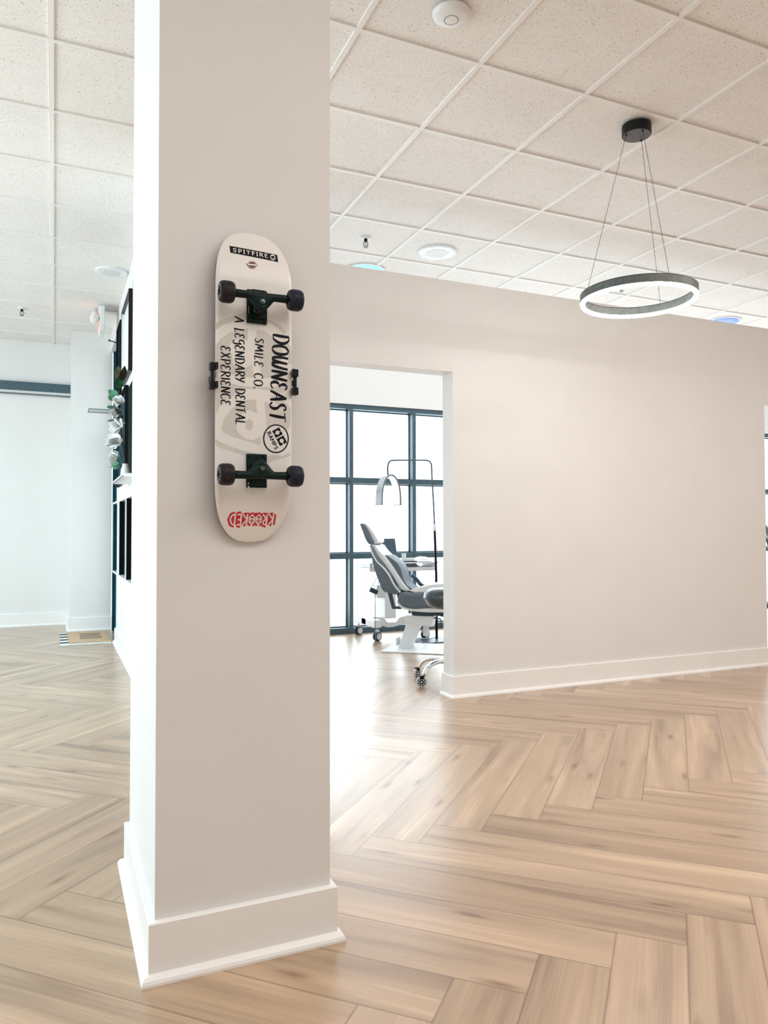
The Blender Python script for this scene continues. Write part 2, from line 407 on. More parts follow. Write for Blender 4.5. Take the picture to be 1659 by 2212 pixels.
def deck():
    bm = bmesh.new(); ns, nv = 16, 96; L = .4018; th = .0112
    def grid(off):
        rows = []
        for j in range(nv+1):
            t = -1+2*j/nv; v = L*(math.sin(t*PI/2)*.35+t*.65); v = max(-L+1e-5, min(L-1e-5, v)); hw = half(v)
            rows.append([bm.verts.new((s2*hw, surf(s2*hw, v)-PY0+off, v)) for s2 in [-1+2*k/ns for k in range(ns+1)]])
        return rows
    f, b = grid(0), grid(th)
    for R, flip in ((f, 0), (b, 1)):
        for j in range(nv):
            for k in range(ns):
                q = [R[j][k], R[j][k+1], R[j+1][k+1], R[j+1][k]]; fc = bm.faces.new(q[::-1] if flip else q); fc.material_index = flip
    rim = lambda R: [R[j][ns] for j in range(nv+1)]+[R[nv][k] for k in range(ns-1, -1, -1)]+[R[j][0] for j in range(nv-1, -1, -1)]+[R[0][k] for k in range(1, ns)]
    a, c = rim(f), rim(b); n = len(a)
    for k in range(n):
        fc = bm.faces.new((a[k], c[k], c[(k+1) % n], a[(k+1) % n])); fc.material_index = 2
    o = link('deck', bm, [DECK, INK, PLY], board, smooth=True)
    return o
dk = deck()
from mathutils.geometry import tessellate_polygon
def decal(name, polys, material, lift=.0003, parent=None, label=None):
    """flat ink laid on the curved board: polygons in board u,v, split finely and draped"""
    bm = bmesh.new()
    for poly in polys:
        vs = [bm.verts.new((u, v, 0)) for u, v in poly]
        tris = tessellate_polygon([[Vector((u, v, 0)) for u, v in poly]])
        for t in tris:
            try: bm.faces.new([vs[i] for i in t])
            except ValueError: pass
    long_e = [e for e in bm.edges if e.calc_length() > .012]
    for _ in range(3):
        long_e = [e for e in bm.edges if e.calc_length() > .012]
        if not long_e: break
        bmesh.ops.subdivide_edges(bm, edges=long_e, cuts=1); bmesh.ops.triangulate(bm, faces=bm.faces)
    for vt in bm.verts:
        u, v = vt.co.x, vt.co.y; vt.co = Vector(B(u, v, lift))
    o = link(name, bm, material, parent or dk)
    if label: o['label'] = label
    return o
def ribbon(pts, wf):
    """stroke outline as quads"""
    out = []; P = [Vector((p[0], p[1])) for p in pts]
    L_, R_ = [], []
    for i, p in enumerate(P):
        d = (P[min(i+1, len(P)-1)]-P[max(i-1, 0)])
        if d.length < 1e-9: d = Vector((0, 1))
        d.normalize(); nrm = Vector((-d.y, d.x)); ww = wf(d, i/(len(P)-1))/2
        L_.append(p+nrm*ww); R_.append(p-nrm*ww)
    for i in range(len(P)-1): out.append([tuple(L_[i]), tuple(L_[i+1]), tuple(R_[i+1]), tuple(R_[i])])
    return out
G = {  # hand-lettered glyphs: strokes in a unit-high box, (width, strokes, smooth)
 'A': (.62, [[(0, 0), (.2, .45), (.42, 1)], [(.42, 1), (.5, .5), (.6, 0)], [(.12, .36), (.55, .40)]]),
 'C': (.56, [[(.52, .86), (.36, 1), (.14, .85), (.04, .5), (.14, .1), (.34, 0), (.54, .16)]]),
 'D': (.62, [[(.12, .96), (.12, .5), (.1, 0)], [(0, .92), (.3, 1), (.56, .75), (.58, .4), (.38, .06), (.1, 0)]]),
 'E': (.54, [[(.50, .88), (.32, 1), (.14, .84), (.2, .62), (.36, .54)], [(.36, .54), (.12, .46), (.04, .22), (.2, .0), (.5, .12)]]),
 'g': (.56, [[(.5, .9), (.3, 1), (.1, .8), (.12, .5), (.34, .44), (.5, .62)], [(.5, .7), (.5, .3), (.46, -.05), (.26, -.2), (.1, -.05)]]),
 'I': (.2, [[(.1, 1), (.12, .5), (.08, 0)]]),
 'L': (.46, [[(.14, 1), (.12, .5), (.06, .02), (.06, 0), (.26, .02), (.46, .06)]]),
 'M': (.78, [[(.02, 0), (.1, .5), (.16, 1)], [(.16, 1), (.28, .6), (.38, .3)], [(.38, .3), (.5, .6), (.64, 1)], [(.64, 1), (.68, .5), (.74, 0)]]),
 'N': (.62, [[(.06, 0), (.08, .5), (.1, 1)], [(.1, 1), (.3, .5), (.5, 0)], [(.5, 0), (.54, .5), (.6, 1)]]),
 'O': (.64, [[(.34, 1), (.12, .86), (.04, .5), (.14, .1), (.34, 0), (.56, .2), (.6, .56), (.5, .9), (.3, 1), (.2, .86)]]),
 'P': (.54, [[(.14, .96), (.12, .5), (.08, 0)], [(0, .9), (.3, 1), (.52, .8), (.44, .52), (.12, .42)]]),
 'R': (.58, [[(.14, .96), (.12, .5), (.08, 0)], [(0, .9), (.3, 1), (.52, .8), (.42, .55), (.14, .48)], [(.2, .48), (.4, .26), (.58, 0)]]),
 'S': (.52, [[(.5, .86), (.34, 1), (.14, .86), (.16, .66), (.38, .44), (.42, .18), (.24, 0), (.02, .14)]]),
 'T': (.6, [[(0, .92), (.3, .96), (.62, 1)], [(.32, .96), (.3, .5), (.24, 0)]]),
 'W': (.84, [[(.06, 1), (.04, .5), (.14, .06), (.3, .1), (.38, .5), (.42, .96)], [(.42, .9), (.4, .4), (.5, .04), (.66, .12), (.76, .6), (.8, 1)]]),
 'X': (.58, [[(.06, 1), (.3, .5), (.54, 0)], [(.54, 1), (.3, .5), (.02, 0)]]),
 'Y': (.56, [[(.04, 1), (.14, .6), (.28, .5)], [(.54, 1), (.34, .5), (.12, 0)]]),
 'K': (.58, [[(.12, 1), (.1, .5), (.08, 0)], [(.54, 1), (.3, .66), (.12, .5)], [(.16, .52), (.36, .26), (.56, 0)]]),
 'F': (.5, [[(.14, 1), (.12, .5), (.06, 0)], [(.0, .96), (.3, .97), (.52, 1)], [(.12, .52), (.28, .54), (.42, .56)]]),
 '.': (.16, [[(.05, -.02), (.08, .05), (.06, .13)]]), ' ': (.45, []),
}
def lettering(text, p0, p1, h, gap=.13, thin=.035, thick=.11, slant=0.0, flip=1, gl=G, straight=False, fit=True):
    """text from p0 to p1 (board u,v); letter tops lie to the left of the direction of travel"""
    a, b = Vector(p0), Vector(p1); d = (b-a); Ln = d.length; d.normalize(); up_ = Vector((-d.y, d.x))*flip
    tot = sum(gl[c][0]+gap for c in text)-gap; sx = Ln/tot; polys = []; x = 0
    for c in text:
        wd, strokes = gl[c]
        for st in strokes:
            pts = st if straight else [(q.x, q.y) for q in smooth_path([(p[0], p[1], 0) for p in st], 6)]
            pp = [a+d*((x+px)*sx+slant*py*h)+up_*(py*h) for px, py in pts]
            def wf(dr, t, th=thin*h, tk=thick*h):
                k = abs(dr.dot(up_)); return th+(tk-th)*k**1.5*(1 if straight else (.55+.45*math.sin(PI*min(1, max(0, t)))))
            polys += ribbon(pp, wf)
        x += wd+gap
    return polys
def zb(x, y): return buv(x, y+1880)
# faint grey eye drawings printed on the deck
eyes = [
 [(198, 1208), (300, 1150), (420, 1118), (500, 1096), (545, 1060), (575, 1062), (600, 1110), (700, 1120), (810, 1155), (900, 1188), (980, 1240), (1045, 1310), (1010, 1335), (960, 1282), (880, 1218), (800, 1185), (560, 1165), (420, 1185), (300, 1218), (204, 1282)],
 [(203, 1470), (260, 1390), (360, 1320), (470, 1282), (582, 1268), (582, 1416), (500, 1388), (420, 1402), (372, 1450), (364, 1520), (400, 1600), (400, 1690), (330, 1760), (250, 1800), (200, 1790)],
 [(690, 1282), (800, 1310), (880, 1368), (960, 1450), (1000, 1530), (985, 1640), (950, 1720), (965, 1800), (900, 1855), (752, 1862), (720, 1690), (690, 1500)],
 [(1015, 1400), (1060, 1420), (1105, 1500), (1112, 1690), (1075, 1700), (1060, 1560)],
 [(400, 1690), (520, 1760), (632, 1700), (655, 1850), (500, 1850), (330, 1790)],
 [(198, 1842), (330, 1915), (500, 1955), (700, 1975), (900, 1965), (1040, 1920), (1108, 1860), (1108, 1945), (1000, 2040), (860, 2010), (700, 1990), (560, 1990), (400, 2020), (300, 2070), (215, 2160), (197, 2150)],
]
eyes_b = [
 [(570, 245), (680, 238), (692, 410), (600, 360), (520, 395), (458, 480), (440, 570), (480, 650), (560, 712), (640, 725), (690, 705), (735, 682), (738, 782), (600, 742), (400, 682), (292, 630), (268, 580), (300, 470), (380, 360), (460, 290)],
 [(778, 262), (900, 310), (1000, 368), (1080, 430), (1100, 500), (1092, 560), (1060, 600), (1000, 560), (900, 545), (835, 570), (812, 560), (800, 420)],
 [(195, 712), (300, 768), (420, 815), (560, 858), (720, 888), (760, 905), (740, 925), (540, 908), (420, 868), (300, 832), (197, 785)],
 [(828, 905), (900, 900), (1000, 912), (1092, 868), (1092, 905), (1000, 945), (885, 968), (835, 1002), (808, 998), (800, 930)],
 [(198, 262), (300, 190), (430, 138), (560, 118), (560, 128), (440, 165), (320, 250), (240, 330), (203, 420)],
 [(850, 180), (960, 220), (1060, 290), (1100, 350), (1100, 470), (1020, 380), (930, 300)],
]
decal('eye_drawing', [[buv(*p) for p in poly] for poly in eyes]+[[zb(*p) for p in poly] for poly in eyes_b] +
      [[zb(600+47*math.cos(2*PI*k/24), 540+68*math.sin(2*PI*k/24)) for k in range(24)]], GREYINK, .0002, label='large pale grey eye drawing printed on the deck')
decal('small_script', lettering('KROOKED', zb(212, 800), zb(408, 862), .0085, thin=.07, thick=.11, flip=1), DECK, .00045, label='small pale script in a grey band')
# hand lettering reading downwards
def line(name, text, a, b, h, **k): decal(name, lettering(text, buv(*a), buv(*b), h, **k), INK, .0006, label='black brushed words reading downwards')
def hgt(x0, x1): return abs(buv(x1, 1500)[0]-buv(x0, 1500)[0])
line('lettering', 'DOWNEAST', (885, 1325), (838, 2365), hgt(880, 1076), thick=.185, thin=.055, gap=.12, slant=.0)
line('lettering', 'SMILE CO.', (668, 1380), (655, 1985), hgt(668, 772), gap=.14, thick=.17, thin=.07)
line('lettering', 'A LEgENDARY DENTAL', (425, 1125), (440, 2415), hgt(432, 545), gap=.12, thick=.17, thin=.07)
line('lettering', 'EXPERIENCE', (262, 1475), (262, 2180), hgt(265, 378), gap=.12, thick=.17, thin=.07)
# black bar sticker
q = [buv(385, 245), buv(958, 360), buv(962, 458), buv(390, 340)]
decal('bar_sticker', [q], INK, .0004, label='black bar sticker with white blackletter word')
BL = {'S': (.56, [[(.5, .86), (.3, 1), (.08, .8), (.1, .6), (.46, .42), (.44, .14), (.24, 0), (.02, .12)]]), 'P': (.56, [[(.12, 1), (.12, -.1)], [(.02, .86), (.34, 1), (.5, .8), (.46, .46), (.14, .38)]]),
      'I': (.26, [[(.02, 1), (.24, .96)], [(.13, 1), (.13, 0)], [(.02, 0), (.26, .05)]]), 'T': (.60, [[(0, .93), (.6, .93)], [(.3, 1), (.3, .0)]]),
      'F': (.5, [[(.14, 1), (.14, -.08)], [(.02, .88), (.22, 1), (.5, .92)], [(.04, .5), (.44, .52)]]), 'R': (.6, [[(.12, 1), (.12, 0)], [(.02, .88), (.3, 1), (.5, .8), (.42, .56), (.16, .48)], [(.3, .5), (.56, 0)]]),
      'E': (.52, [[(.12, 1), (.1, .1), (.28, 0), (.5, .08)], [(.02, .9), (.46, .98)], [(.12, .52), (.4, .54)]])}
decal('bar_sticker_word', lettering('SPITFIRE', buv(420, 328), buv(842, 406), .0112, gl=BL, straight=True, thin=.17, thick=.22, gap=.16), WHITEINK, .0009, label='white blackletter word')
def ring_poly(cx, cy_, rx, ry, w_, mp, n=40, a0=0, a1=2*PI):
    out = []
    for k in range(n):
        t0, t1 = a0+(a1-a0)*k/n, a0+(a1-a0)*(k+1)/n
        out.append([mp(cx+rx*math.cos(t0), cy_+ry*math.sin(t0)), mp(cx+rx*math.cos(t1), cy_+ry*math.sin(t1)), mp(cx+(rx-w_)*math.cos(t1), cy_+(ry-w_)*math.sin(t1)), mp(cx+(rx-w_)*math.cos(t0), cy_+(ry-w_)*math.sin(t0))])
    return out
def disc_poly(cx, cy_, rx, ry, mp, n=32): return [[mp(cx+rx*math.cos(2*PI*k/n), cy_+ry*math.sin(2*PI*k/n)) for k in range(n)]]
decal('bar_sticker_badge', ring_poly(900, 398, 32, 38, 8, buv)+[[buv(872, 372), buv(880, 358), buv(888, 368), buv(900, 352), buv(912, 370), buv(924, 362), buv(928, 380)]]+
      [[buv(884, 392), buv(896, 396), buv(886, 402)], [buv(906, 400), buv(920, 398), buv(916, 408)], [buv(884, 412), buv(916, 418), buv(900, 428)]], WHITEINK, .0009, label='small round white badge at the end of the bar')
# small round maroon sticker
decal('round_sticker', disc_poly(640, 502, 56, 50, buv)+[[buv(570, 485), buv(705, 500), buv(705, 515), buv(572, 500)]], MAROON, .0004, label='small round maroon sticker')
decal('round_sticker_band', [[buv(588, 484), buv(694, 496), buv(694, 514), buv(588, 503)]]+ring_poly(640, 502, 50, 44, 4, buv), WHITEINK, .0007)
# round black and white sticker with the word
decal('logo_sticker', disc_poly(920, 706, 158, 174, zb), WHITEINK, .0008, label='round white sticker with black ring')
def rp(cx, cy_, pts, ang):   # rotated plan inside the sticker, units of zoom pixels
    c, s = math.cos(ang), math.sin(ang); return [zb(cx+x*c-y*s, cy_+x*s+y*c) for x, y in pts]
TH = math.radians(62)
def blk(x0, x1, y0, y1): return rp(945, 695, [(x0, y0), (x1, y0), (x1, y1), (x0, y1)], TH)
# letters o and c cut out of two black blocks
def notch(cx, cy2, half_, r0, open_right):
    out = []
    n = 72
    def sq(t):
        x, y = math.cos(t), math.sin(t); k = max(abs(x), abs(y)); return x/k*half_, y/k*half_*1.02
    for i in range(n):
        t0, t1 = 2*PI*i/n, 2*PI*(i+1)/n; tm = (t0+t1)/2
        if open_right and abs(math.atan2(math.sin(tm), math.cos(tm))) < .20: continue
        if not open_right and min(abs(tm-PI/2), abs(tm-3*PI/2)) < .09: continue
        a_, b_ = sq(t0), sq(t1)
        out.append(rp(945, 695, [(cx+a_[0], cy2+a_[1]), (cx+b_[0], cy2+b_[1]), (cx+r0*math.cos(t1), cy2+r0*math.sin(t1)), (cx+r0*math.cos(t0), cy2+r0*math.sin(t0))], TH))
    return out
RAMPS = {'R': (.66, [[(.1, 0), (.1, 1)], [(.1, .93), (.45, .93), (.55, .76), (.45, .56), (.1, .54)], [(.34, .54), (.6, 0)]]), 'A': (.7, [[(.04, 0), (.35, 1)], [(.35, 1), (.66, 0)], [(.16, .3), (.56, .3)]]),
         'M': (.8, [[(.1, 0), (.1, 1)], [(.1, .96), (.4, .35), (.7, .96)], [(.7, 1), (.7, 0)]]), 'P': (.62, [[(.1, 0), (.1, 1)], [(.1, .93), (.45, .93), (.56, .72), (.45, .48), (.1, .48)]]),
         'S': (.6, [[(.52, .84), (.34, .95), (.12, .8), (.16, .58), (.44, .44), (.5, .2), (.3, .05), (.06, .16)]])}
decal('logo_sticker_print', ring_poly(920, 706, 156, 172, 15, zb)+notch(-58, -22, 47, 25, False)+notch(52, -22, 47, 25, True) +
      lettering('RAMPS', zb(808, 634), zb(908, 842), .0105, gl=RAMPS, straight=True, thin=.2, thick=.24, gap=.12, flip=1), INK, .0011, label='black ring, block letters and word')
# red word, upside down near the tail
def kro(w0, w1, th, lift, m, name, lab):
    a, b = zb(915, 1606), zb(385, 1606)
    hh = abs(zb(640, 1590)[1]-zb(640, 1720)[1])
    KG = {k: (G[k][0], [list(s_) for s_ in G[k][1]]) for k in 'KRED'}
    KG['E'] = (.5, [[(.08, 1), (.06, 0)], [(.08, 1), (.46, .96)], [(.07, .5), (.4, .52)], [(.06, 0), (.48, .06)]])
    KG['D'] = (.62, [[(.1, 1), (.08, 0)], [(.1, 1), (.4, .9), (.58, .5), (.4, .1), (.08, 0)]])
    KG['R'] = (.56, [[(.12, 1), (.08, 0)], [(.12, 1), (.4, .95), (.48, .75), (.36, .56), (.1, .5)], [(.14, .5), (.54, 0)]])
    KG['K'] = (.56, [[(.12, 1), (.06, 0)], [(.54, 1), (.1, .5), (.56, 0)]])
    KG['O'] = (.62, [[(.3, .95), (.06, .75), (.04, .3), (.3, .05), (.56, .3), (.56, .72), (.3, .95)], [(.06, .5), (.3, .42), (.56, .5)], [(.26, .62), (.3, .7), (.34, .62)]])
    decal(name, lettering('KROOKED', a, b, hh, gl=KG, straight=True, thin=w0, thick=w1, gap=.10, flip=1), m, lift, label=lab)
back = [zb(905, 1588)]+[zb(905-i*52, 1592+(6 if i % 2 else -4)) for i in range(1, 10)]+[zb(400, 1606), zb(366, 1650), zb(362, 1690), zb(396, 1722)]+[zb(430+i*50, 1736+(4 if i % 2 else -6)) for i in range(9)]+[zb(880, 1730), zb(908, 1735), zb(914, 1640)]
decal('red_word_ground', [back], RED, .0003)
kro(.52, .54, 0, .0004, RED, 'red_word', 'red outlined word, upside down near the lower end')
kro(.13, .14, 0, .0008, WHITEINK, 'red_word_inline', 'white line inside the red letters')

# trucks and wheels
def truck(vax, s):
    """vax axle height on the board, s=+1 pivot towards the top end"""
    Y0 = BY-PY0                       # deck surface, local y
    t = bmesh.new()
    # base plate sits from the centre side past the axle
    z0, z1 = (vax-.057*s, vax+.028*s)
    za, zb_ = min(z0, z1), max(z0, z1)
    bp = bmesh.new(); bx(bp, -.026, .026, Y0-.007, Y0-.0005, za, zb_)
    prism(bp, [(-.018, zb_-.004 if s > 0 else za+.004), (.018, zb_-.004 if s > 0 else za+.004), (.012, vax+.008*s), (-.012, vax+.008*s)], Y0-.024, Y0-.007)
    prism(bp, [(-.022, za+.012), (.022, za+.012), (.022, zb_-.02), (-.022, zb_-.02)], Y0-.013, Y0-.007)
    # four bolts
    for sx_ in (-.019, .019):
        for zz in (za+.006, zb_-.006): lathe(bp, [(.0035, Y0-.0105), (.0035, Y0-.006)], 8, 'Y', (sx_, 0, zz))
    tb = link('baseplate', bp, TRUCK, board, bevel=.0012)
    hg = bmesh.new(); ya = Y0-.050
    # hanger: tapered tube along x with a swelling towards the kingpin
    N_ = 24
    rings = []
    for i in range(N_+1):
        x = -.067+.134*i/N_; k = abs(x)/.067
        r_ = .0088+.0015*k
        dz = .031*max(0, 1-(abs(x)/.031)**1.5)      # yoke reaches to the kingpin side
        dy = .020*max(0, 1-(abs(x)/.026)**1.6)
        ring = []
        for j in range(16):
            a = 2*PI*j/16; cz, cyy = math.cos(a)*r_, math.sin(a)*r_
            if cz*s < 0: cz -= s*dz*min(1, -cz*s/r_)
            if cyy > 0: cyy += dy*cyy/r_
            ring.append(hg.verts.new((x, ya+cyy, vax+cz)))
        rings.append(ring)
    for a, b in zip(rings, rings[1:]):
        for j in range(16): hg.faces.new((a[j], a[(j+1) % 16], b[(j+1) % 16], b[j]))
    hg.faces.new(rings[0]); hg.faces.new(rings[-1])
    h = link('hanger', hg, TRUCK, board, smooth=True)
    kp = bmesh.new(); M = Matrix.Translation((0, Y0-.008, vax-.030*s)) @ Matrix.Rotation(-.5*s, 4, 'X')
    lathe(kp, [(.0125, -.002), (.0135, -.010), (.0115, -.018)], 20, 'Y', M=M); link('bushing', kp, BLACK, board, smooth=True)
    kp = bmesh.new(); lathe(kp, [(.013, -.018), (.013, -.0205)], 20, 'Y', M=Matrix.Translation((0, Y0-.0355, vax-.021*s)) @ Matrix.Rotation(-.18*s, 4, 'X')); link('washer', kp, TRUCK, board)
    kp = bmesh.new(); M2 = Matrix.Translation((0, Y0-.0385, vax-.021*s)) @ Matrix.Rotation(-.18*s, 4, 'X')
    lathe(kp, [(.0062, -.017), (.0062, -.026)], 6, 'Y', M=M2); lathe(kp, [(.0035, -.026), (.0035, -.031)], 10, 'Y', M=M2); link('kingpin_nut', kp, mat('dark_steel', (.12, .15, .15), .35, metal=.6), board)
    ax = bmesh.new(); tube(ax, [(-.103, ya, vax), (.103, ya, vax)], .004, 10); link('axle', ax, STEEL, board)
    # two pale marks on the plate
    mk = bmesh.new(); bx(mk, -.0225, -.0185, Y0-.0078, Y0-.0068, vax-.034, vax-.016); o = link('baseplate_mark', mk, WHITEINK, board)
    for sx_ in (-1, 1):
        wb = bmesh.new(); xc = sx_*.0865; hw = .0185; R = .0268
        prof = [(.010, -hw+.003), (.017, -hw+.001), (.0195, -hw), (.0228, -hw+.0015), (.0255, -hw+.006), (R, -hw+.0105), (R, hw-.0105), (.0255, hw-.006), (.0228, hw-.0015), (.0195, hw), (.017, hw-.001), (.010, hw-.003)]
        lathe(wb, prof, 40, 'X', (xc, ya, vax))
        wh = link('wheel', wb, WHEEL_N if sx_ > 0 else WHEEL, board, smooth=True)
        br = bmesh.new(); lathe(br, [(.0108, -hw+.0035), (.0108, hw-.0035)], 20, 'X', (xc, ya, vax)); lathe(br, [(.0045, -hw-.002), (.0045, hw+.002)], 6, 'X', (xc, ya, vax)); link('bearing', br, BLACK, wh)
        pr = bmesh.new()
        for k in range(11):       # printed lettering blobs around the wheel face
            a = 2*PI*k/11; 
            for q_ in range(2):
                aa = a+q_*.22; rr = .0150+.003*((k+q_) % 2)
                lathe(pr, [(.0013, -.0002), (.0013, .0002)], 6, 'X', (xc+sx_*(hw-.0004), ya+rr*math.cos(aa), vax+rr*math.sin(aa)))
        link('wheel_print', pr, WHITEINK, wh)
VT, VB = .210, -.235
truck(VT, 1); truck(VB, -1)
for c_ in board.children:
    if c_.name.split('.')[0] in ('baseplate', 'hanger', 'bushing', 'washer', 'kingpin_nut', 'axle', 'baseplate_mark', 'wheel'): c_.location.x = .0045
# wall hangers gripping the deck edges
def hanger(x, side, lab):
    t = thing('skateboard_wall_hanger', lab, 'wall hanger', (x, PY0, 1.475), 0, 'black hangers holding the skateboard')
    link('wall_plate', box(-.0035, .0035, -.064, -.050, -.018, .018), BLACK, t, bevel=.001)
    link('wall_arm', box(-side*.003-.0012, -side*.003+.0012, -.050, -.0005, -.007, .007), BLACK, t)
    for s in (-1, 1):
        z = s*.0235
        b = bmesh.new(); bx(b, -.0065, .0065, -.070, -.048, z-.0095, z+.0095)
        if side < 0: bx(b, .006, .0115, -.078, -.0615, z-.0085, z+.0085)
        else: bx(b, -.0115, -.006, -.078, -.0615, z-.0085, z+.0085)
        link('prong', b, BLACK, t, bevel=.0015)
hanger(BX-.1065, -1, 'black two-prong hanger gripping the left edge of the skateboard')
hanger(BX+.1065, 1, 'black two-prong hanger gripping the right edge of the skateboard')

# ------------------------------------------------------------------ ceiling fittings
def ring_pendant(loc):
    t = thing('ring_pendant_lamp', 'slim round ring pendant lamp hung on three wires, lit white underneath', 'pendant lamp', (loc[0], loc[1], HC))
    b = bmesh.new(); lathe(b, [(.074, 0), (.0765, -.002), (.0765, -.050), (.074, -.053)], 48); link('canopy', b, BLACK, t, smooth=False)
    b = bmesh.new(); lathe(b, [(.071, -.0532), (.071, -.0538)], 48); link('canopy_cover', b, mat('canopy_grey', (.09, .075, .07), .5, var=.15, scale=300), t)
    R, zr, hb, wd = .300, loc[2]-HC, .040, .024
    def torus_rect(prof, m, name, sm=False):
        b = bmesh.new(); n = 96; rings = []
        for k in range(n):
            a = 2*PI*k/n; rings.append([b.verts.new(((R+dr)*math.cos(a), (R+dr)*math.sin(a), zr+dz)) for dr, dz in prof])
        for k in range(n):
            p, q_ = rings[k], rings[(k+1) % n]
            for j in range(len(prof)): b.faces.new((p[j], p[(j+1) % len(prof)], q_[(j+1) % len(prof)], q_[j]))
        return link(name, b, m, t, smooth=sm)
    torus_rect([(-wd, 0), (0, 0), (0, hb), (-wd, hb)], RINGBODY, 'ring_body')
    torus_rect([(-wd, hb+.0004), (0, hb+.0004), (0, hb+.003), (-wd, hb+.003)], BLACK, 'ring_top')
    torus_rect([(-wd+.001, -.0003), (-wd+.002, -.010), (-wd+.007, -.015), (-.007, -.015), (-.002, -.010), (-.001, -.0003)], LED, 'led_strip', True)
    for a in (166, 23, -102):
        a = math.radians(a); b = bmesh.new()
        tube(b, [(.060*math.cos(a), .060*math.sin(a), -.053), ((R-.012)*math.cos(a), (R-.012)*math.sin(a), zr+hb)], .0011, 6)
        lathe(b, [(.005, -.0535), (.004, -.062)], 10, loc=(.060*math.cos(a), .060*math.sin(a), 0))
        link('wire', b, BLACK, t)
ring_pendant((2.842, 3.075, 1.222+CAMZ))
def sprinkler(x, y, lab):
    t = thing('fire_sprinkler', lab, 'sprinkler', (x, y, HC+.009), 0, 'fire sprinklers in the ceiling')
    b = bmesh.new(); lathe(b, [(.038, 0), (.038, -.010), (.033, -.014), (.018, -.014)], 28); link('escutcheon', b, WHITEPL, t)
    b = bmesh.new(); lathe(b, [(.013, -.014), (.013, -.030), (.009, -.036)], 14)
    for s in (-1, 1): tube(b, [(s*.009, 0, -.034), (s*.017, 0, -.045), (s*.015, 0, -.062), (s*.003, 0, -.072)], .0028, 6)
    tube(b, [(0, 0, -.034), (0, 0, -.066)], .0022, 6)
    link('sprinkler_frame', b, BLACK, t)
    b = bmesh.new(); lathe(b, [(.004, -.070), (.019, -.0745), (.019, -.0765), (.004, -.076)], 20); link('deflector', b, LAMPGREY, t)
sprinkler(2.10, 5.09, 'fire sprinkler left of the round ceiling speaker')
sprinkler(-.31, 8.07, 'fire sprinkler in the ceiling of the left room')
sprinkler(4.57, 5.15, 'fire sprinkler seen through the ring pendant lamp')
def speaker(x, y, r, lab):
    t = thing('ceiling_speaker', lab, 'ceiling speaker', (x, y, HC+.009), 0, 'round ceiling speakers')
    b = bmesh.new(); lathe(b, [(r, 0), (r, -.012), (r-.012, -.017), (r*.58, -.017)], 48); link('rim', b, WHITEPL, t, smooth=False)
    b = bmesh.new(); lathe(b, [(r*.57, -.0172), (r*.56, -.0185), (r*.3, -.019)], 40); link('grille', b, CREAMPL, t)
    for k in range(4):
        for rr in (.62, .9):
            a = PI/4+k*PI/2; b = bmesh.new(); lathe(b, [(.003, -.0168), (.003, -.0182)], 8, loc=(r*rr*math.cos(a), r*rr*math.sin(a), 0)); link('screw', b, LAMPGREY, t)
speaker(2.72, 5.13, .152, 'round white ceiling speaker with screws beside the sprinkler above the doorway')
speaker(.42, 6.62, .13, 'round ceiling speaker in the left room, cut off by the pillar')
def access_point():
    t = thing('wireless_access_point', 'white domed disc with blue indicator ring on the ceiling above the pillar', 'access point', (1.505, 2.705, HC))
    b = bmesh.new(); lathe(b, [(.080, 0), (.080, -.006), (.072, -.018), (.052, -.027), (.024, -.031), (.002, -.032)], 48); link('housing', b, WHITEPL, t, smooth=True)
    b = bmesh.new(); n = 48
    rr = []
    for k in range(n):
        a = 2*PI*k/n; rr.append([b.verts.new((r_*math.cos(a), r_*math.sin(a), z_)) for r_, z_ in ((.0305, -.0302), (.0295, -.0312), (.0285, -.0312), (.0275, -.0306))])
    for k in range(n):
        for j in range(3): b.faces.new((rr[k][j], rr[k][j+1], rr[(k+1) % n][j+1], rr[(k+1) % n][j]))
    link('indicator_ring', b, mat('indicator_blue_grey', (.10, .10, .22), .4), t)
access_point()
def glow(x, y, m, lab):  # glowing disc added in place of a coloured light pool on the ceiling
    t = thing('ceiling_glow', lab, 'glow', (x, y, HC+.009), 0)
    b = bmesh.new(); lathe(b, [(.17, 0), (.17, -.012), (.155, -.014)], 48); link('rim', b, WHITEPL, t)
    b = bmesh.new(); lathe(b, [(.154, -.0142), (.150, -.019), (.1, -.022)], 48); link('lens', b, m, t, smooth=True)
glow(2.36, 5.74, GLOWC, 'added cyan disc for the glow on the ceiling above the partition near the pillar')
glow(6.37, 5.66, GLOWB, 'added blue disc for the glow on the ceiling above the partition at the right edge')

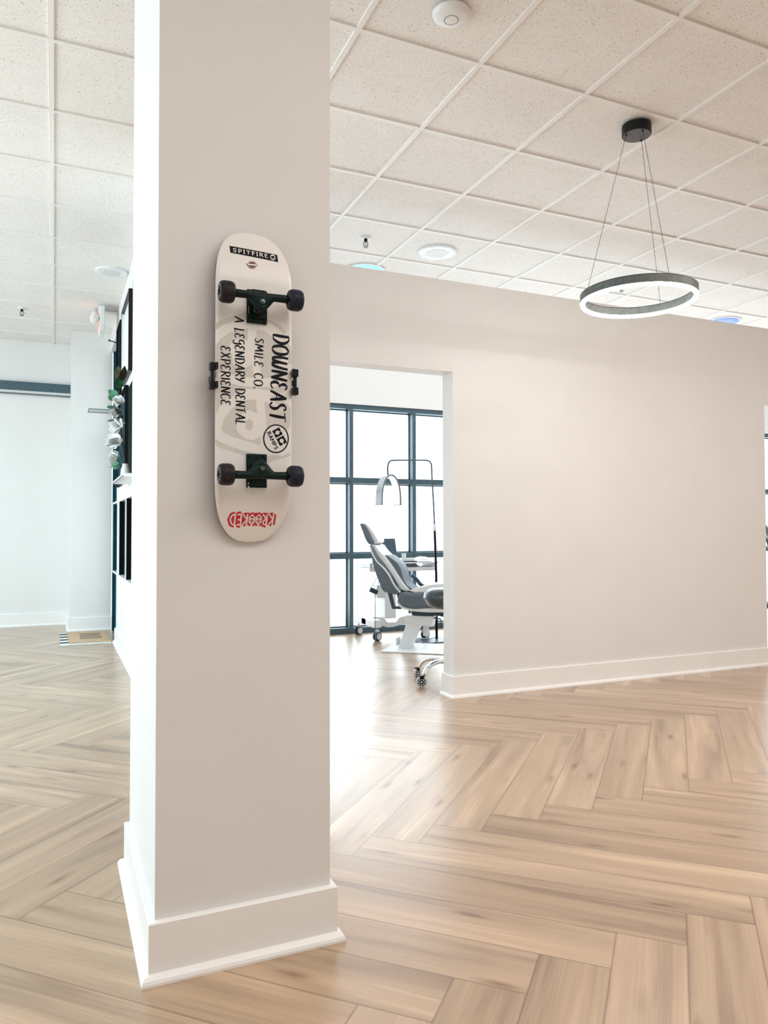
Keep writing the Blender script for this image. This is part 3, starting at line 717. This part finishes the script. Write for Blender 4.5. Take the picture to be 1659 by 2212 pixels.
def exit_sign():
    t = thing('exit_sign', 'white exit sign with red letters and two emergency lamp heads under the left ceiling', 'exit sign', (.40, 7.72, HC))
    link('canopy', box(-.03, .03, -.07, .07, -.018, 0), WHITEPL, t, bevel=.004)
    link('housing', box(-.022, .022, -.155, .155, -.255, -.018), WHITEPL, t, bevel=.006)
    f = bmesh.new(); bx(f, -.0235, -.0222, -.14, .14, -.235, -.05); link('face_plate', f, WHITEPL, t)
    lt = bmesh.new(); z0, z1 = -.215, -.075
    def bar(y0, y1, a, b, sk=0):
        vs = bx(lt, -.0262, -.0237, min(y0, y1), max(y0, y1), a, b)
    # E X I T read from the left room (y runs backwards)
    y = .12
    bar(y, y-.014, z0, z1); [bar(y, y-.045, zz, zz+.014) for zz in (z0, z0+.063, z1-.014)]
    def dia(ya, yb, za, zb2):
        vs = [lt.verts.new(p) for p in ((-.0262, ya, za), (-.0262, ya-.016, za), (-.0262, yb-.016, zb2), (-.0262, yb, zb2), (-.0237, ya, za), (-.0237, ya-.016, za), (-.0237, yb-.016, zb2), (-.0237, yb, zb2))]
        for q_ in ((0, 1, 2, 3), (4, 5, 6, 7), (0, 1, 5, 4), (1, 2, 6, 5), (2, 3, 7, 6), (3, 0, 4, 7)): lt.faces.new([vs[i] for i in q_])
    dia(.06, .02, z0, z1); dia(.02, .06, z0, z1)
    bar(-.012, -.026, z0, z1); bar(-.045, -.105, z1-.014, z1); bar(-.068, -.082, z0, z1)
    link('letters', lt, EXITRED, t)
    for yy, zz in ((.10, -.075), (-.11, -.165)):
        b = bmesh.new(); lathe(b, [(.010, 0), (.045, -.02), (.052, -.055), (.048, -.062), (.02, -.066)], 24, 'X', M=Matrix.Translation((-.028, yy, zz)) @ Matrix.Rotation(.5, 4, 'Y')); link('lamp_head', b, WHITEPL, t, smooth=False)
exit_sign()

# ------------------------------------------------------------------ wall pieces on the entry wall (seen edge on)
def niche(name, y0, y1, z0, z1, lab, cat, face=TEALD, rim=.016, depth=.045, grp=None, rimm=WHITEPL):
    t = thing(name, lab, cat, (.555, (y0+y1)/2, z0), 0, grp)
    hy = (y1-y0)/2; h = z1-z0
    fr = bmesh.new()
    bx(fr, -depth, -.0005, -hy, -hy+rim, 0, h); bx(fr, -depth, -.0005, hy-rim, hy, 0, h); bx(fr, -depth, -.0005, -hy+rim, hy-rim, 0, rim); bx(fr, -depth, -.0005, -hy+rim, hy-rim, h-rim, h)
    link('frame', fr, rimm, t)
    link('back_panel', box(-.006, -.0006, -hy+rim, hy-rim, rim, h-rim), face, t)
    e = .004
    link('lining', box(-depth+.003, -.006, -hy+rim, -hy+rim+e, rim, h-rim), face, t); link('lining', box(-depth+.003, -.006, hy-rim-e, hy-rim, rim, h-rim), face, t)
    return t
g = 'black boxes in the low row on the entry wall'
niche('wall_cubby', 7.06, 7.62, .69, 1.355, 'low open wall box with dark teal inside, beside the entry door', 'wall box', grp=g)
niche('wall_cubby', 6.22, 6.86, .69, 1.355, 'low open wall box with black inside and white rim, second from the entry door', 'wall box', MATTE, grp=g)
niche('wall_cubby', 5.50, 6.16, .69, 1.355, 'low open wall box with black inside, third from the entry door, mostly behind the pillar', 'wall box', MATTE, grp=g)
niche('wall_cubby', 7.22, 7.66, 2.02, 3.03, 'tall dark wall panel high beside the entry door', 'wall box', MATTE, depth=.02, rimm=MATTE)
niche('framed_picture', 6.22, 6.95, 2.36, 3.02, 'white framed board with black frame high on the entry wall', 'picture', WHITEPL, rimm=BLACK, rim=.02, depth=.03)
niche('wall_cubby', 5.4, 6.02, 2.33, 3.03, 'tall black wall box high on the entry wall, nearest the pillar', 'wall box', MATTE, depth=.018, rimm=MATTE)
niche('wall_cubby', 6.52, 7.55, 1.50, 2.30, 'dark blue shadow box between the door and the flower arrangement', 'wall box', TEALD, depth=.03, rimm=MATTE)
def flower_shelf():
    t = thing('wall_shelf', 'white wall shelf box with black back holding white flowers', 'shelf', (.555, 6.0, 1.47))
    link('bottom_board', box(-.12, -.0005, -.5, .5, 0, .022), WHITEPL, t)
    link('edge_strip', box(-.123, -.1205, -.5, .5, 0, .007), BLACK, t)
    link('back_panel', box(-.006, -.0006, -.48, .48, .022, .80), MATTE, t)
flower_shelf()
def flowers():
    t = thing('flower_arrangement', 'white flowers with green leaves in a white vase on the wall shelf', 'flowers', (.485, 5.93, 1.4925))
    b = bmesh.new(); lathe(b, [(.030, 0), (.036, .02), (.032, .06), (.022, .085), (.026, .10)], 24); link('vase', b, WHITEPL, t, smooth=True)
    rnd = random.Random(3)
    def petal(bm, c, d, L_, W_):
        u, v = frame_from(d); a = rnd.random()*PI; u2_ = u*math.cos(a)+v*math.sin(a); nrm = d.cross(u2_)
        pts = []
        for i in range(9):
            tt = i/8; wd = W_*math.sin(PI*min(.98, .12+tt*.86)); bend = nrm*(L_*.35*tt*tt)
            pts.append([bm.verts.new(c+d*(L_*tt)+bend+u2_*wd*s+nrm*(.25*wd*abs(s))) for s in (-1, 0, 1)])
        for a_, b_ in zip(pts, pts[1:]):
            for k in (0, 1): bm.faces.new((a_[k], a_[k+1], b_[k+1], b_[k]))
    heads = [((-.055, .05, .26), .062), ((-.05, -.12, .36), .055), ((-.02, .18, .42), .05), ((-.06, .02, .14), .05), ((-.045, .12, .5), .05), ((-.04, -.05, .55), .045)]
    for (c, r_) in heads:
        b = bmesh.new(); c = Vector(c)
        for k in range(9):
            a = 2*PI*k/9; el = .1+.5*(k % 2); d = Vector((-math.cos(el)*abs(math.cos(a))*.9-.2, math.sin(a), math.sin(el)+.5*math.cos(a))).normalized(); petal(b, c, d, r_*1.45, r_*.75)
        link('flower_head', b, PETAL, t, smooth=True)
    lv = [((-.05, .12, .62), (-.5, .6, .3), LEAF), ((-.05, -.05, .66), (-.3, -.4, .6), LEAF), ((-.04, .2, .60), (-.7, .5, .1), LEAF), ((-.05, 0, .44), (-.6, .3, -.2), LEAFD), ((-.04, -.1, .45), (-.3, .6, -.5), LEAFD),
          ((-.05, .0, .72), (-.3, .2, .9), LEAFD), ((-.04, -.15, .70), (-.2, -.3, .9), BROWN), ((-.05, .08, .52), (-.6, .5, .3), LEAF), ((-.04, 0, .10), (-.5, .5, -.3), LEAF), ((-.04, .05, .08), (-.3, .8, .2), LEAF)]
    for c, d, m in lv:
        b = bmesh.new(); dd = Vector(d); dd.x *= .45; petal(b, Vector(c), dd.normalized(), .11, .035); link('leaf', b, m, t, smooth=True)
    b = bmesh.new()
    for (c, r_) in heads[:6]: tube(b, smooth_path([(0, 0, .09), (c[0]*.5, c[1]*.4, c[2]*.6), c], 4), .003, 6)
    link('stem', b, BROWN, t)
flowers()
def blade_sign():
    t = thing('acrylic_shelf', 'thin clear acrylic shelf sticking out from the entry wall by the flowers', 'shelf', (.555, 6.78, 2.108))
    link('plate', box(-.30, -.031, -.10, .10, 0, .004), ACRYL, t)
    b = bmesh.new()
    for s in (-1, 1): tube(b, [(-.30, s*.10, -.001), (-.031, s*.10, -.001)], .0028, 6)
    tube(b, [(-.30, -.10, -.001), (-.30, .10, -.001)], .004, 6)
    link('edge', b, LAMPGREY, t)
blade_sign()
t = thing('wall_peg', 'small black peg sticking out high beside the entry door', 'peg', (.533, 7.44, 2.86))
b = bmesh.new(); tube(b, [(0, 0, 0), (-.075, 0, .018)], .005, 8); link('rod', b, BLACK, t)
b = bmesh.new(); tube(b, [(-.073, 0, .017), (-.083, 0, .020)], .010, 10); link('knob', b, BLACK, t)

# ------------------------------------------------------------------ mats by the entry door
def stripes_mat():
    m, nt, p = nodes('striped_weave'); p.inputs['Roughness'].default_value = .9
    tc = nt.nodes.new('ShaderNodeTexCoord'); s = nt.nodes.new('ShaderNodeSeparateXYZ'); nt.links.new(tc.outputs['Object'], s.inputs[0])
    a = nt.nodes.new('ShaderNodeMath'); a.operation = 'MULTIPLY'; a.inputs[1].default_value = 1/.205; nt.links.new(s.outputs[1], a.inputs[0])
    f = nt.nodes.new('ShaderNodeMath'); f.operation = 'FRACT'; nt.links.new(a.outputs[0], f.inputs[0])
    g_ = nt.nodes.new('ShaderNodeMath'); g_.operation = 'GREATER_THAN'; g_.inputs[1].default_value = .52; nt.links.new(f.outputs[0], g_.inputs[0])
    mx = nt.nodes.new('ShaderNodeMix'); mx.data_type = 'RGBA'; nt.links.new(g_.outputs[0], mx.inputs[0]); mx.inputs[6].default_value = (.8, .82, .82, 1); mx.inputs[7].default_value = (.02, .045, .06, 1)
    nt.links.new(mx.outputs[2], p.inputs['Base Color']); return m
t = tag(link('striped_rug', box(0, .46, 0, .86, 0, .006), stripes_mat()), 'black and white striped rug under the brown doormat', 'rug'); t.location = (.055, 7.70, .001)
dm = thing('doormat', 'brown coir doormat lying on the striped rug by the entry door', 'doormat', (.13, 7.76, .0075))
link('mat_body', box(0, .39, 0, .78, 0, .014), COIR, dm, bevel=.003)
rr = random.Random(5)
for j in range(5):
    b = bmesh.new(); y = .2+.09*j; x = .11; vs0 = True
    while x < .30:
        w_ = rr.uniform(.01, .03); bx(b, x, x+w_, y, y+.035, .0141, .0148); x += w_+rr.uniform(-.004, .002)
    link('printed_word', b, BROWN, dm)

# ------------------------------------------------------------------ dental chair
CA = math.atan2(-.633, .774)
def CT(x, y, lab, grp):
    return thing('dental_chair', lab, 'dental chair', (x, y, 0), CA, grp)
def dental_chair():
    t = CT(2.666, 6.128, 'grey upholstered dental chair with white trim seen from its side through the doorway', 'dental chairs')
    # local x along the chair to the feet, local y across (0 near edge of the plate, .56 far edge)
    YC = .28
    def slab(name, poly, y0, y1, m, bev=.02, seg=3, parent=None):
        b = bmesh.new(); prism(b, [(p[0], p[1]) for p in poly], y0, y1)
        o = link(name, b, m, parent or t, smooth=True)
        md = o.modifiers.new('bevel', 'BEVEL'); md.width = bev; md.segments = seg; md.limit_method = 'ANGLE'; md.angle_limit = .7
        return o
    sm = lambda pts, n=4: [(q.x, q.y) for q in smooth_path([(a, b_, 0) for a, b_ in pts], n)]
    link('floor_plate', box(.0, 1.05, 0, .56, 0, .010), WHITEPL, t, bevel=.003)
    slab('column', [(.104, .0), (.215, .0), (.315, .25), (.195, .25)], .20, .36, WHITEPL, .006)
    link('column_panel', box(.085, .10, .22, .34, .03, .10), CREAMPL, t)
    slab('seat_lift_block', [(.178, .245), (.42, .215), (.435, .31), (.182, .31)], .19, .37, WHITEPL, .006)
    link('lift_cylinder', box(.33, .375, .25, .31, .12, .25), CREAMPL, t, bevel=.01)
    b = bmesh.new(); bx(b, .24, .95, .20, .36, .315, .36); tube(b, [(.30, .22, .30), (.46, .2, .33), (.6, .2, .30)], .008); tube(b, [(.34, .3, .30), (.5, .24, .28), (.5, .24, .2)], .006); link('understructure', b, DKBLUE, t)
    # seat: white base shell and grey cushion
    slab('seat_shell', sm([(.126, .455), (.15, .405), (.227, .372), (.38, .358), (.6, .362), (1.1, .37)])+[(1.1, .41), (.2, .44)], .07, .49, WHITEPL, .015)
    slab('seat', sm([(.136, .473), (.150, .512), (.19, .535), (.26, .53), (.36, .535), (.6, .55), (1.08, .555)])+[(1.1, .45)]+sm([(1.08, .405), (.60, .385), (.43, .390), (.298, .380), (.198, .395), (.144, .436)]), .055, .505, GREYFAB, .03, 4)
    slab('leg_cushion', sm([(.235, .545), (.31, .572), (.39, .592), (.465, .606), (.60, .612), (.9, .60), (1.12, .56)])+[(1.12, .52), (.3, .525)], .09, .47, WHITEPL, .02, 4)
    # backrest
    back = sm([(-.129, .955), (-.105, .876), (-.086, .77), (-.043, .65), (.004, .548), (.06, .522), (.129, .512), (.165, .533), (.158, .560), (.113, .607), (.059, .705), (.005, .771), (-.042, .830), (-.085, .900), (-.115, .955)], 5)
    slab('backrest_shell', back[:-1], .06, .50, GREYFAB, .02, 3)
    slab('backrest_trim', sm([(-.118, .958), (-.080, .88), (-.03, .815), (.02, .755), (.075, .68), (.125, .60), (.155, .555), (.19, .54), (.235, .545), (.185, .60), (.13, .68), (.07, .77), (.01, .845), (-.05, .905), (-.09, .962)], 4)[:-1], .12, .44, WHITEPL, .012, 3)
    slab('backrest_cushion', sm([(-.015, .862), (.025, .815), (.07, .75), (.12, .67), (.165, .60), (.225, .545), (.262, .548), (.20, .60), (.168, .665), (.152, .73), (.115, .79), (.06, .832), (.02, .86)], 4)[:-1], .15, .41, GREYFAB, .02, 3)
    for yy in (.058, .502):
        b = bmesh.new(); tube(b, [(x, yy, z) for x, z in sm([(-.120, .950), (-.085, .865), (-.045, .80), (.0, .76), (.06, .69), (.11, .60), (.15, .55), (.17, .53)])], .007, 8); link('backrest_piping', b, WHITEPL, t, smooth=True)
    for yy in (.12, .40):
        b = bmesh.new(); prism(b, [(.03, .54), (.065, .54), (.10, .40), (.16, .395), (.16, .375), (.075, .375)], yy, yy+.03); link('backrest_arm', b, DKBLUE, t)
    # headrest
    slab('headrest_shell', sm([(-.233, 1.142), (-.215, 1.150), (-.188, 1.132), (-.155, 1.08), (-.120, 1.01), (-.104, .975), (-.112, .962), (-.145, .960), (-.177, 1.003), (-.205, 1.072)], 4), .13, .43, GREYFAB, .015, 3)
    slab('headrest_pad', sm([(-.205, 1.150), (-.175, 1.140), (-.130, 1.085), (-.085, 1.02), (-.072, .985), (-.085, .966), (-.108, .965), (-.128, 1.0), (-.158, 1.062)], 4), .165, .395, WHITEPL, .018, 3)
    for yy in (.25, .31):
        b = bmesh.new(); tube(b, [(-.16, yy, .97), (-.165, yy, 1.0), (-.14, yy, .90), (-.11, yy, .84)], .006, 8); link('headrest_post', b, DKBLUE, t)
    # far armrest behind the lap
    b = bmesh.new(); tube(b, smooth_path([(.17, .50, .66), (.21, .52, .62), (.25, .53, .57), (.30, .53, .545)]), [.018]*19, 8); link('far_arm', b, DKBLUE, t, smooth=True)
    return t
chair = dental_chair()
c2 = copy_tree(chair); c2.location = (8.15, 6.35, 0); c2['label'] = 'second dental chair barely showing through the opening at the right edge'

# ------------------------------------------------------------------ instrument cart, its contents
def caster(parent, x, y, r=.045, m=CREAMPL, rz=.4):
    b = bmesh.new(); M = Matrix.Translation((x, y, r)) @ Matrix.Rotation(rz, 4, 'Z')
    for s in (-1, 1):
        lathe(b, [(r*.55, s*.006), (r*.9, s*.008), (r, s*.014), (r*.96, s*.022), (r*.6, s*.025)], 28, 'Y', M=M)
    w_ = link('caster', b, DKBLUE, parent, smooth=False)
    b = bmesh.new()
    for s in (-1, 1): lathe(b, [(r*.72, s*.0235), (r*.70, s*.0275), (r*.2, s*.0285)], 24, 'Y', M=M)
    link('hub_cap', b, m, w_)
    b = bmesh.new(); tube(b, [(x, y, r), (x, y, r*2.1), (x, y, r*2.6)], .010, 10); bx(b, x-.018, x+.018, y-.018, y+.018, r*2.0, r*2.35); link('fork', b, m, w_)
def cart():
    t = thing('instrument_cart', 'white wheeled instrument cart behind the dental chair', 'cart', (3.16, 7.0, 0))
    def ln(x, y): return (x-3.16, y-7.0)
    # table body
    link('table_top', box(-.305, .47, -.17, .17, .748, .762), WHITEPL, t, bevel=.003)
    link('table_body', box(-.30, .455, -.165, .165, .672, .710), CREAMPL, t, bevel=.004)
    b = bmesh.new(); prism(b, [(.10, .712), (.28, .712), (.24, .747), (.14, .747)], -.10, .10); link('slide_block', b, LAMPGREY, t)
    link('spacer', box(-.28, -.25, -.12, .12, .711, .747), CREAMPL, t); link('spacer', box(.42, .45, -.12, .12, .711, .747), CREAMPL, t)
    link('column', box(-.09, .035, -.06, .06, .19, .672), WHITEPL, t, bevel=.008)
    link('control_box', box(-.175, -.085, -.06, .05, .40, .53), CREAMPL, t, bevel=.006)
    # low moulded base with feet
    b = bmesh.new()
    prism(b, [(-.30, .135), (-.30, .205), (-.20, .215), (-.10, .205), (-.06, .15), (.04, .15), (.08, .20), (.20, .215), (.36, .215), (.36, .14), (.10, .12), (.0, .10), (-.06, .10), (-.12, .125)], -.06, .06)
    bx(b, -.30, -.22, -.27, .27, .13, .205); bx(b, .24, .34, -.33, .20, .115, .20)
    link('base', b, WHITEPL, t, bevel=.008)
    for x, y in (ln(2.905, 6.755), ln(2.90, 7.235), ln(3.40, 6.69), ln(3.44, 7.16)): caster(t, x, y)
    b = bmesh.new(); tube(b, smooth_path([(.2, -.3, .06), (.16, -.34, .02), (.26, -.38, .012), (.34, -.32, .014)]), .004, 6); link('cable', b, CREAMPL, t)
cart()
def laptop():
    t = thing('tablet_monitor', 'slate blue monitor standing on the cart behind the dental chair', 'monitor', (3.15, 7.05, .7625))
    b = bmesh.new(); prism(b, [(-.18, .05), (.11, .012), (.078, .238), (-.13, .238), (-.19, .2)], -.012, .0); link('screen', b, SCREEN, t, bevel=.003)
    b = bmesh.new(); bx(b, -.06, .02, -.05, .07, 0, .008); tube(b, [(-.02, 0, .005), (-.02, -.004, .07)], .012, 8); link('stand', b, DKBLUE, t)
laptop()
t = thing('plastic_cup', 'small frosted cup standing on the instrument cart', 'cup', (3.30, 6.98, .7625))
b = bmesh.new(); lathe(b, [(.018, 0), (.024, .085), (.0225, .085), (.017, .004)], 24); link('cup_body', b, CREAMPL, t, smooth=True)
t = thing('glove_box', 'small white box with dark stripe on the cart under the cup', 'box', (3.30, 6.90, .7625))
link('box_body', box(-.04, .07, -.03, .03, .008, .040), WHITEPL, t, bevel=.003); link('dark_tray', box(-.06, .09, -.045, .04, 0, .008), INK, t)
t = thing('white_drape', 'crumpled white plastic drape lying on the right end of the cart', 'drape', (3.46, 6.93, .7625))
b = bmesh.new(); rows = []; rn = random.Random(2)
for i in range(15):
    row = []
    for j in range(9):
        u_, v_ = i/14, j/8; h = .048*math.sin(PI*min(1, max(0, u_*.9+.05)))**.8*math.sin(PI*(.1+.8*v_))+rn.uniform(0, .006)
        row.append(b.verts.new((-.10+.24*u_, -.09+.18*v_, .001+h)))
    rows.append(row)
for i in range(14):
    for j in range(8): b.faces.new((rows[i][j], rows[i+1][j], rows[i+1][j+1], rows[i][j+1]))
o = link('drape_sheet', b, WHITEPL, t, smooth=True); s_ = o.modifiers.new('solid', 'SOLIDIFY'); s_.thickness = .001
t = thing('power_adapter', 'dark power adapter dangling on a looped cable from the left end of the cart', 'power adapter', (2.80, 6.60, .505))
link('brick', box(-.042, .042, -.014, .014, -.022, .022), DKBLUE, t, bevel=.004)
t.rotation_euler = (0, .42, 0)
cb = bmesh.new(); tube(cb, smooth_path([(.03, .0, .30), (-.005, 0, .25), (-.02, 0, .17), (.015, 0, .10), (.028, 0, .018)]), .003, 6)
tube(cb, smooth_path([(.0, .02, .28), (.012, .01, .2), (-.02, 0, .12), (-.03, 0, .02)]), .003, 6)
tube(cb, smooth_path([(.030, 0, -.02), (.085, 0, -.15), (.145, 0, -.28), (.215, 0, -.44)]), .0035, 6); link('cord', cb, LAMPGREY, t)

# ------------------------------------------------------------------ floor lamp with arched head
def arch_lamp():
    t = thing('floor_lamp', 'tall floor lamp with arched grey head hanging from a bent dark pole', 'floor lamp', (3.47, 6.6, 0))
    link('base_plate', box(-.26, .12, -.22, .12, 0, .010), DKBLUE, t, bevel=.003)
    b = bmesh.new(); tube(b, [(.01, 0, .008), (.007, 0, .651), (-.008, 0, 1.08)], .0125, 12); link('lower_pole', b, INK, t, smooth=True)
    b = bmesh.new(); tube(b, [(-.008, 0, 1.078), (-.011, 0, 1.145)], .0155, 12); link('pole_collar', b, WHITEPL, t, smooth=True)
    b = bmesh.new(); tube(b, smooth_path([(-.011, 0, 1.14), (-.02, 0, 1.35), (-.036, 0, 1.60), (-.041, 0, 1.72), (-.055, 0, 1.762), (-.09, 0, 1.778), (-.15, 0, 1.779), (-.30, 0, 1.774), (-.46, 0, 1.766), (-.50, 0, 1.752), (-.518, 0, 1.71), (-.519, 0, 1.655)], 4), .0075, 10); link('upper_pole', b, SLATE, t, smooth=True)
    b = bmesh.new(); tube(b, [(-.519, 0, 1.66), (-.517, 0, 1.615)], .009, 10); link('swivel_joint', b, LAMPGREY, t, smooth=True)
    # arched head: band with outer shell and light inner face, turned a little
    hd = bpy.data.objects.new('lamp_head', None)
    n = 24; A = .106; Hh = .29; W = .070; th = .012
    def ap(k, off):
        a = PI*k/n; x = -math.cos(a)*(A-off); z = math.sin(a)**.75*(Hh-off)
        return x, z
    M = Matrix.Translation((-.512, 0, 1.335)) @ Matrix.Rotation(.02, 4, 'Z')
    def band(o0, o1, y0, y1, m, name, par=None):
        b = bmesh.new(); rr = []
        for k in range(n+1):
            (x0, z0), (x1, z1) = ap(k, o0), ap(k, o1)
            rr.append([b.verts.new(M @ Vector(p)) for p in ((x0, y0, z0), (x0, y1, z0), (x1, y1, z1), (x1, y0, z1))])
        for a_, c_ in zip(rr, rr[1:]):
            for j in range(4): b.faces.new((a_[j], a_[(j+1) % 4], c_[(j+1) % 4], c_[j]))
        b.faces.new(rr[0]); b.faces.new(rr[-1][::-1])
        return link(name, b, m, par or t, smooth=False)
    h = band(0, th, -W, W, LAMPGREY, 'lamp_head')
    band(th+.0004, th+.004, -W+.004, W-.004, WHITEPL, 'light_strip', h)
    e = bmesh.new()
    for s in (-1, 1): bx(e, s*(A-.006)-.009, s*(A-.006)+.009, -W, W, -.006, .004, M=M)
    link('end_cap', e, DKBLUE, h)
arch_lamp()

# ------------------------------------------------------------------ stool with chrome star base
def stool():
    hub = Vector((2.59, 4.725, 0))
    t = thing('stool', 'rolling stool with chrome star legs and clear-rimmed casters beside the doorway', 'stool', hub)
    b = bmesh.new(); lathe(b, [(.032, .10), (.036, .15), (.026, .19), (.014, .20), (.014, .55)], 24); link('gas_column', b, CHROME, t, smooth=True)
    b = bmesh.new(); lathe(b, [(.02, .525), (.11, .532), (.155, .555), (.182, .605), (.176, .645), (.135, .668), (.02, .675)], 36); link('seat', b, DARKLEATHER, t, smooth=True)
    base_a = math.atan2(4.655-4.725, 2.335-2.59)
    for k in range(5):
        a = base_a - 2*PI*k/5
        R = .264
        d = Vector((math.cos(a), math.sin(a), 0)); n_ = Vector((-d.y, d.x, 0))
        b = bmesh.new(); P = smooth_path([d*.02+Vector((0, 0, .150)), d*.11+Vector((0, 0, .160)), d*.20+Vector((0, 0, .135)), d*(R-.02)+Vector((0, 0, .085))], 6)
        rg = []
        for i, p in enumerate(P):
            f_ = i/(len(P)-1); ww = .030-.010*f_; hh = .018-.004*f_
            rg.append([b.verts.new(p+n_*(ww*math.cos(2*PI*j/12))+Vector((0, 0, hh*math.sin(2*PI*j/12)))) for j in range(12)])
        for q0, q1 in zip(rg, rg[1:]):
            for j in range(12): b.faces.new((q0[j], q0[(j+1) % 12], q1[(j+1) % 12], q1[j]))
        b.faces.new(rg[0]); b.faces.new(rg[-1][::-1]); lg = link('leg', b, CHROME, t, smooth=True)
        c = d*R; r = .038; dirn = a+1.2 if k == 0 else a+1.9
        M = Matrix.Translation((c.x, c.y, r)) @ Matrix.Rotation({0: -.4, 1: .5}.get(k, dirn), 4, 'Z')
        b = bmesh.new(); lathe(b, [(r*.78, -.008), (r*.95, -.010), (r, -.005), (r, .005), (r*.95, .010), (r*.78, .008)], 32, 'Y', M=M); w_ = link('caster', b, CREAMPL, lg, smooth=True)
        b = bmesh.new(); lathe(b, [(r*.76, -.0095), (r*.76, .0095)], 28, 'Y', M=M); link('caster_core', b, INK, lg)
        b = bmesh.new()
        for j in range(8):
            aj = 2*PI*j/8
            for s in (-1, 1): lathe(b, [(.0052, s*.0096), (.0052, s*.0108)], 8, 'Y', M=M @ Matrix.Translation((r*.52*math.cos(aj), 0, r*.52*math.sin(aj))))
        for s in (-1, 1): lathe(b, [(.007, s*.0096), (.005, s*.0125)], 12, 'Y', M=M)
        link('spokes', b, WHITEPL, lg)
        b = bmesh.new(); bx(b, -.016, .016, -.015, .015, r+.020, r+.042, M=Matrix.Translation((c.x, c.y, 0))); link('caster_fork', b, INK, lg)
stool()
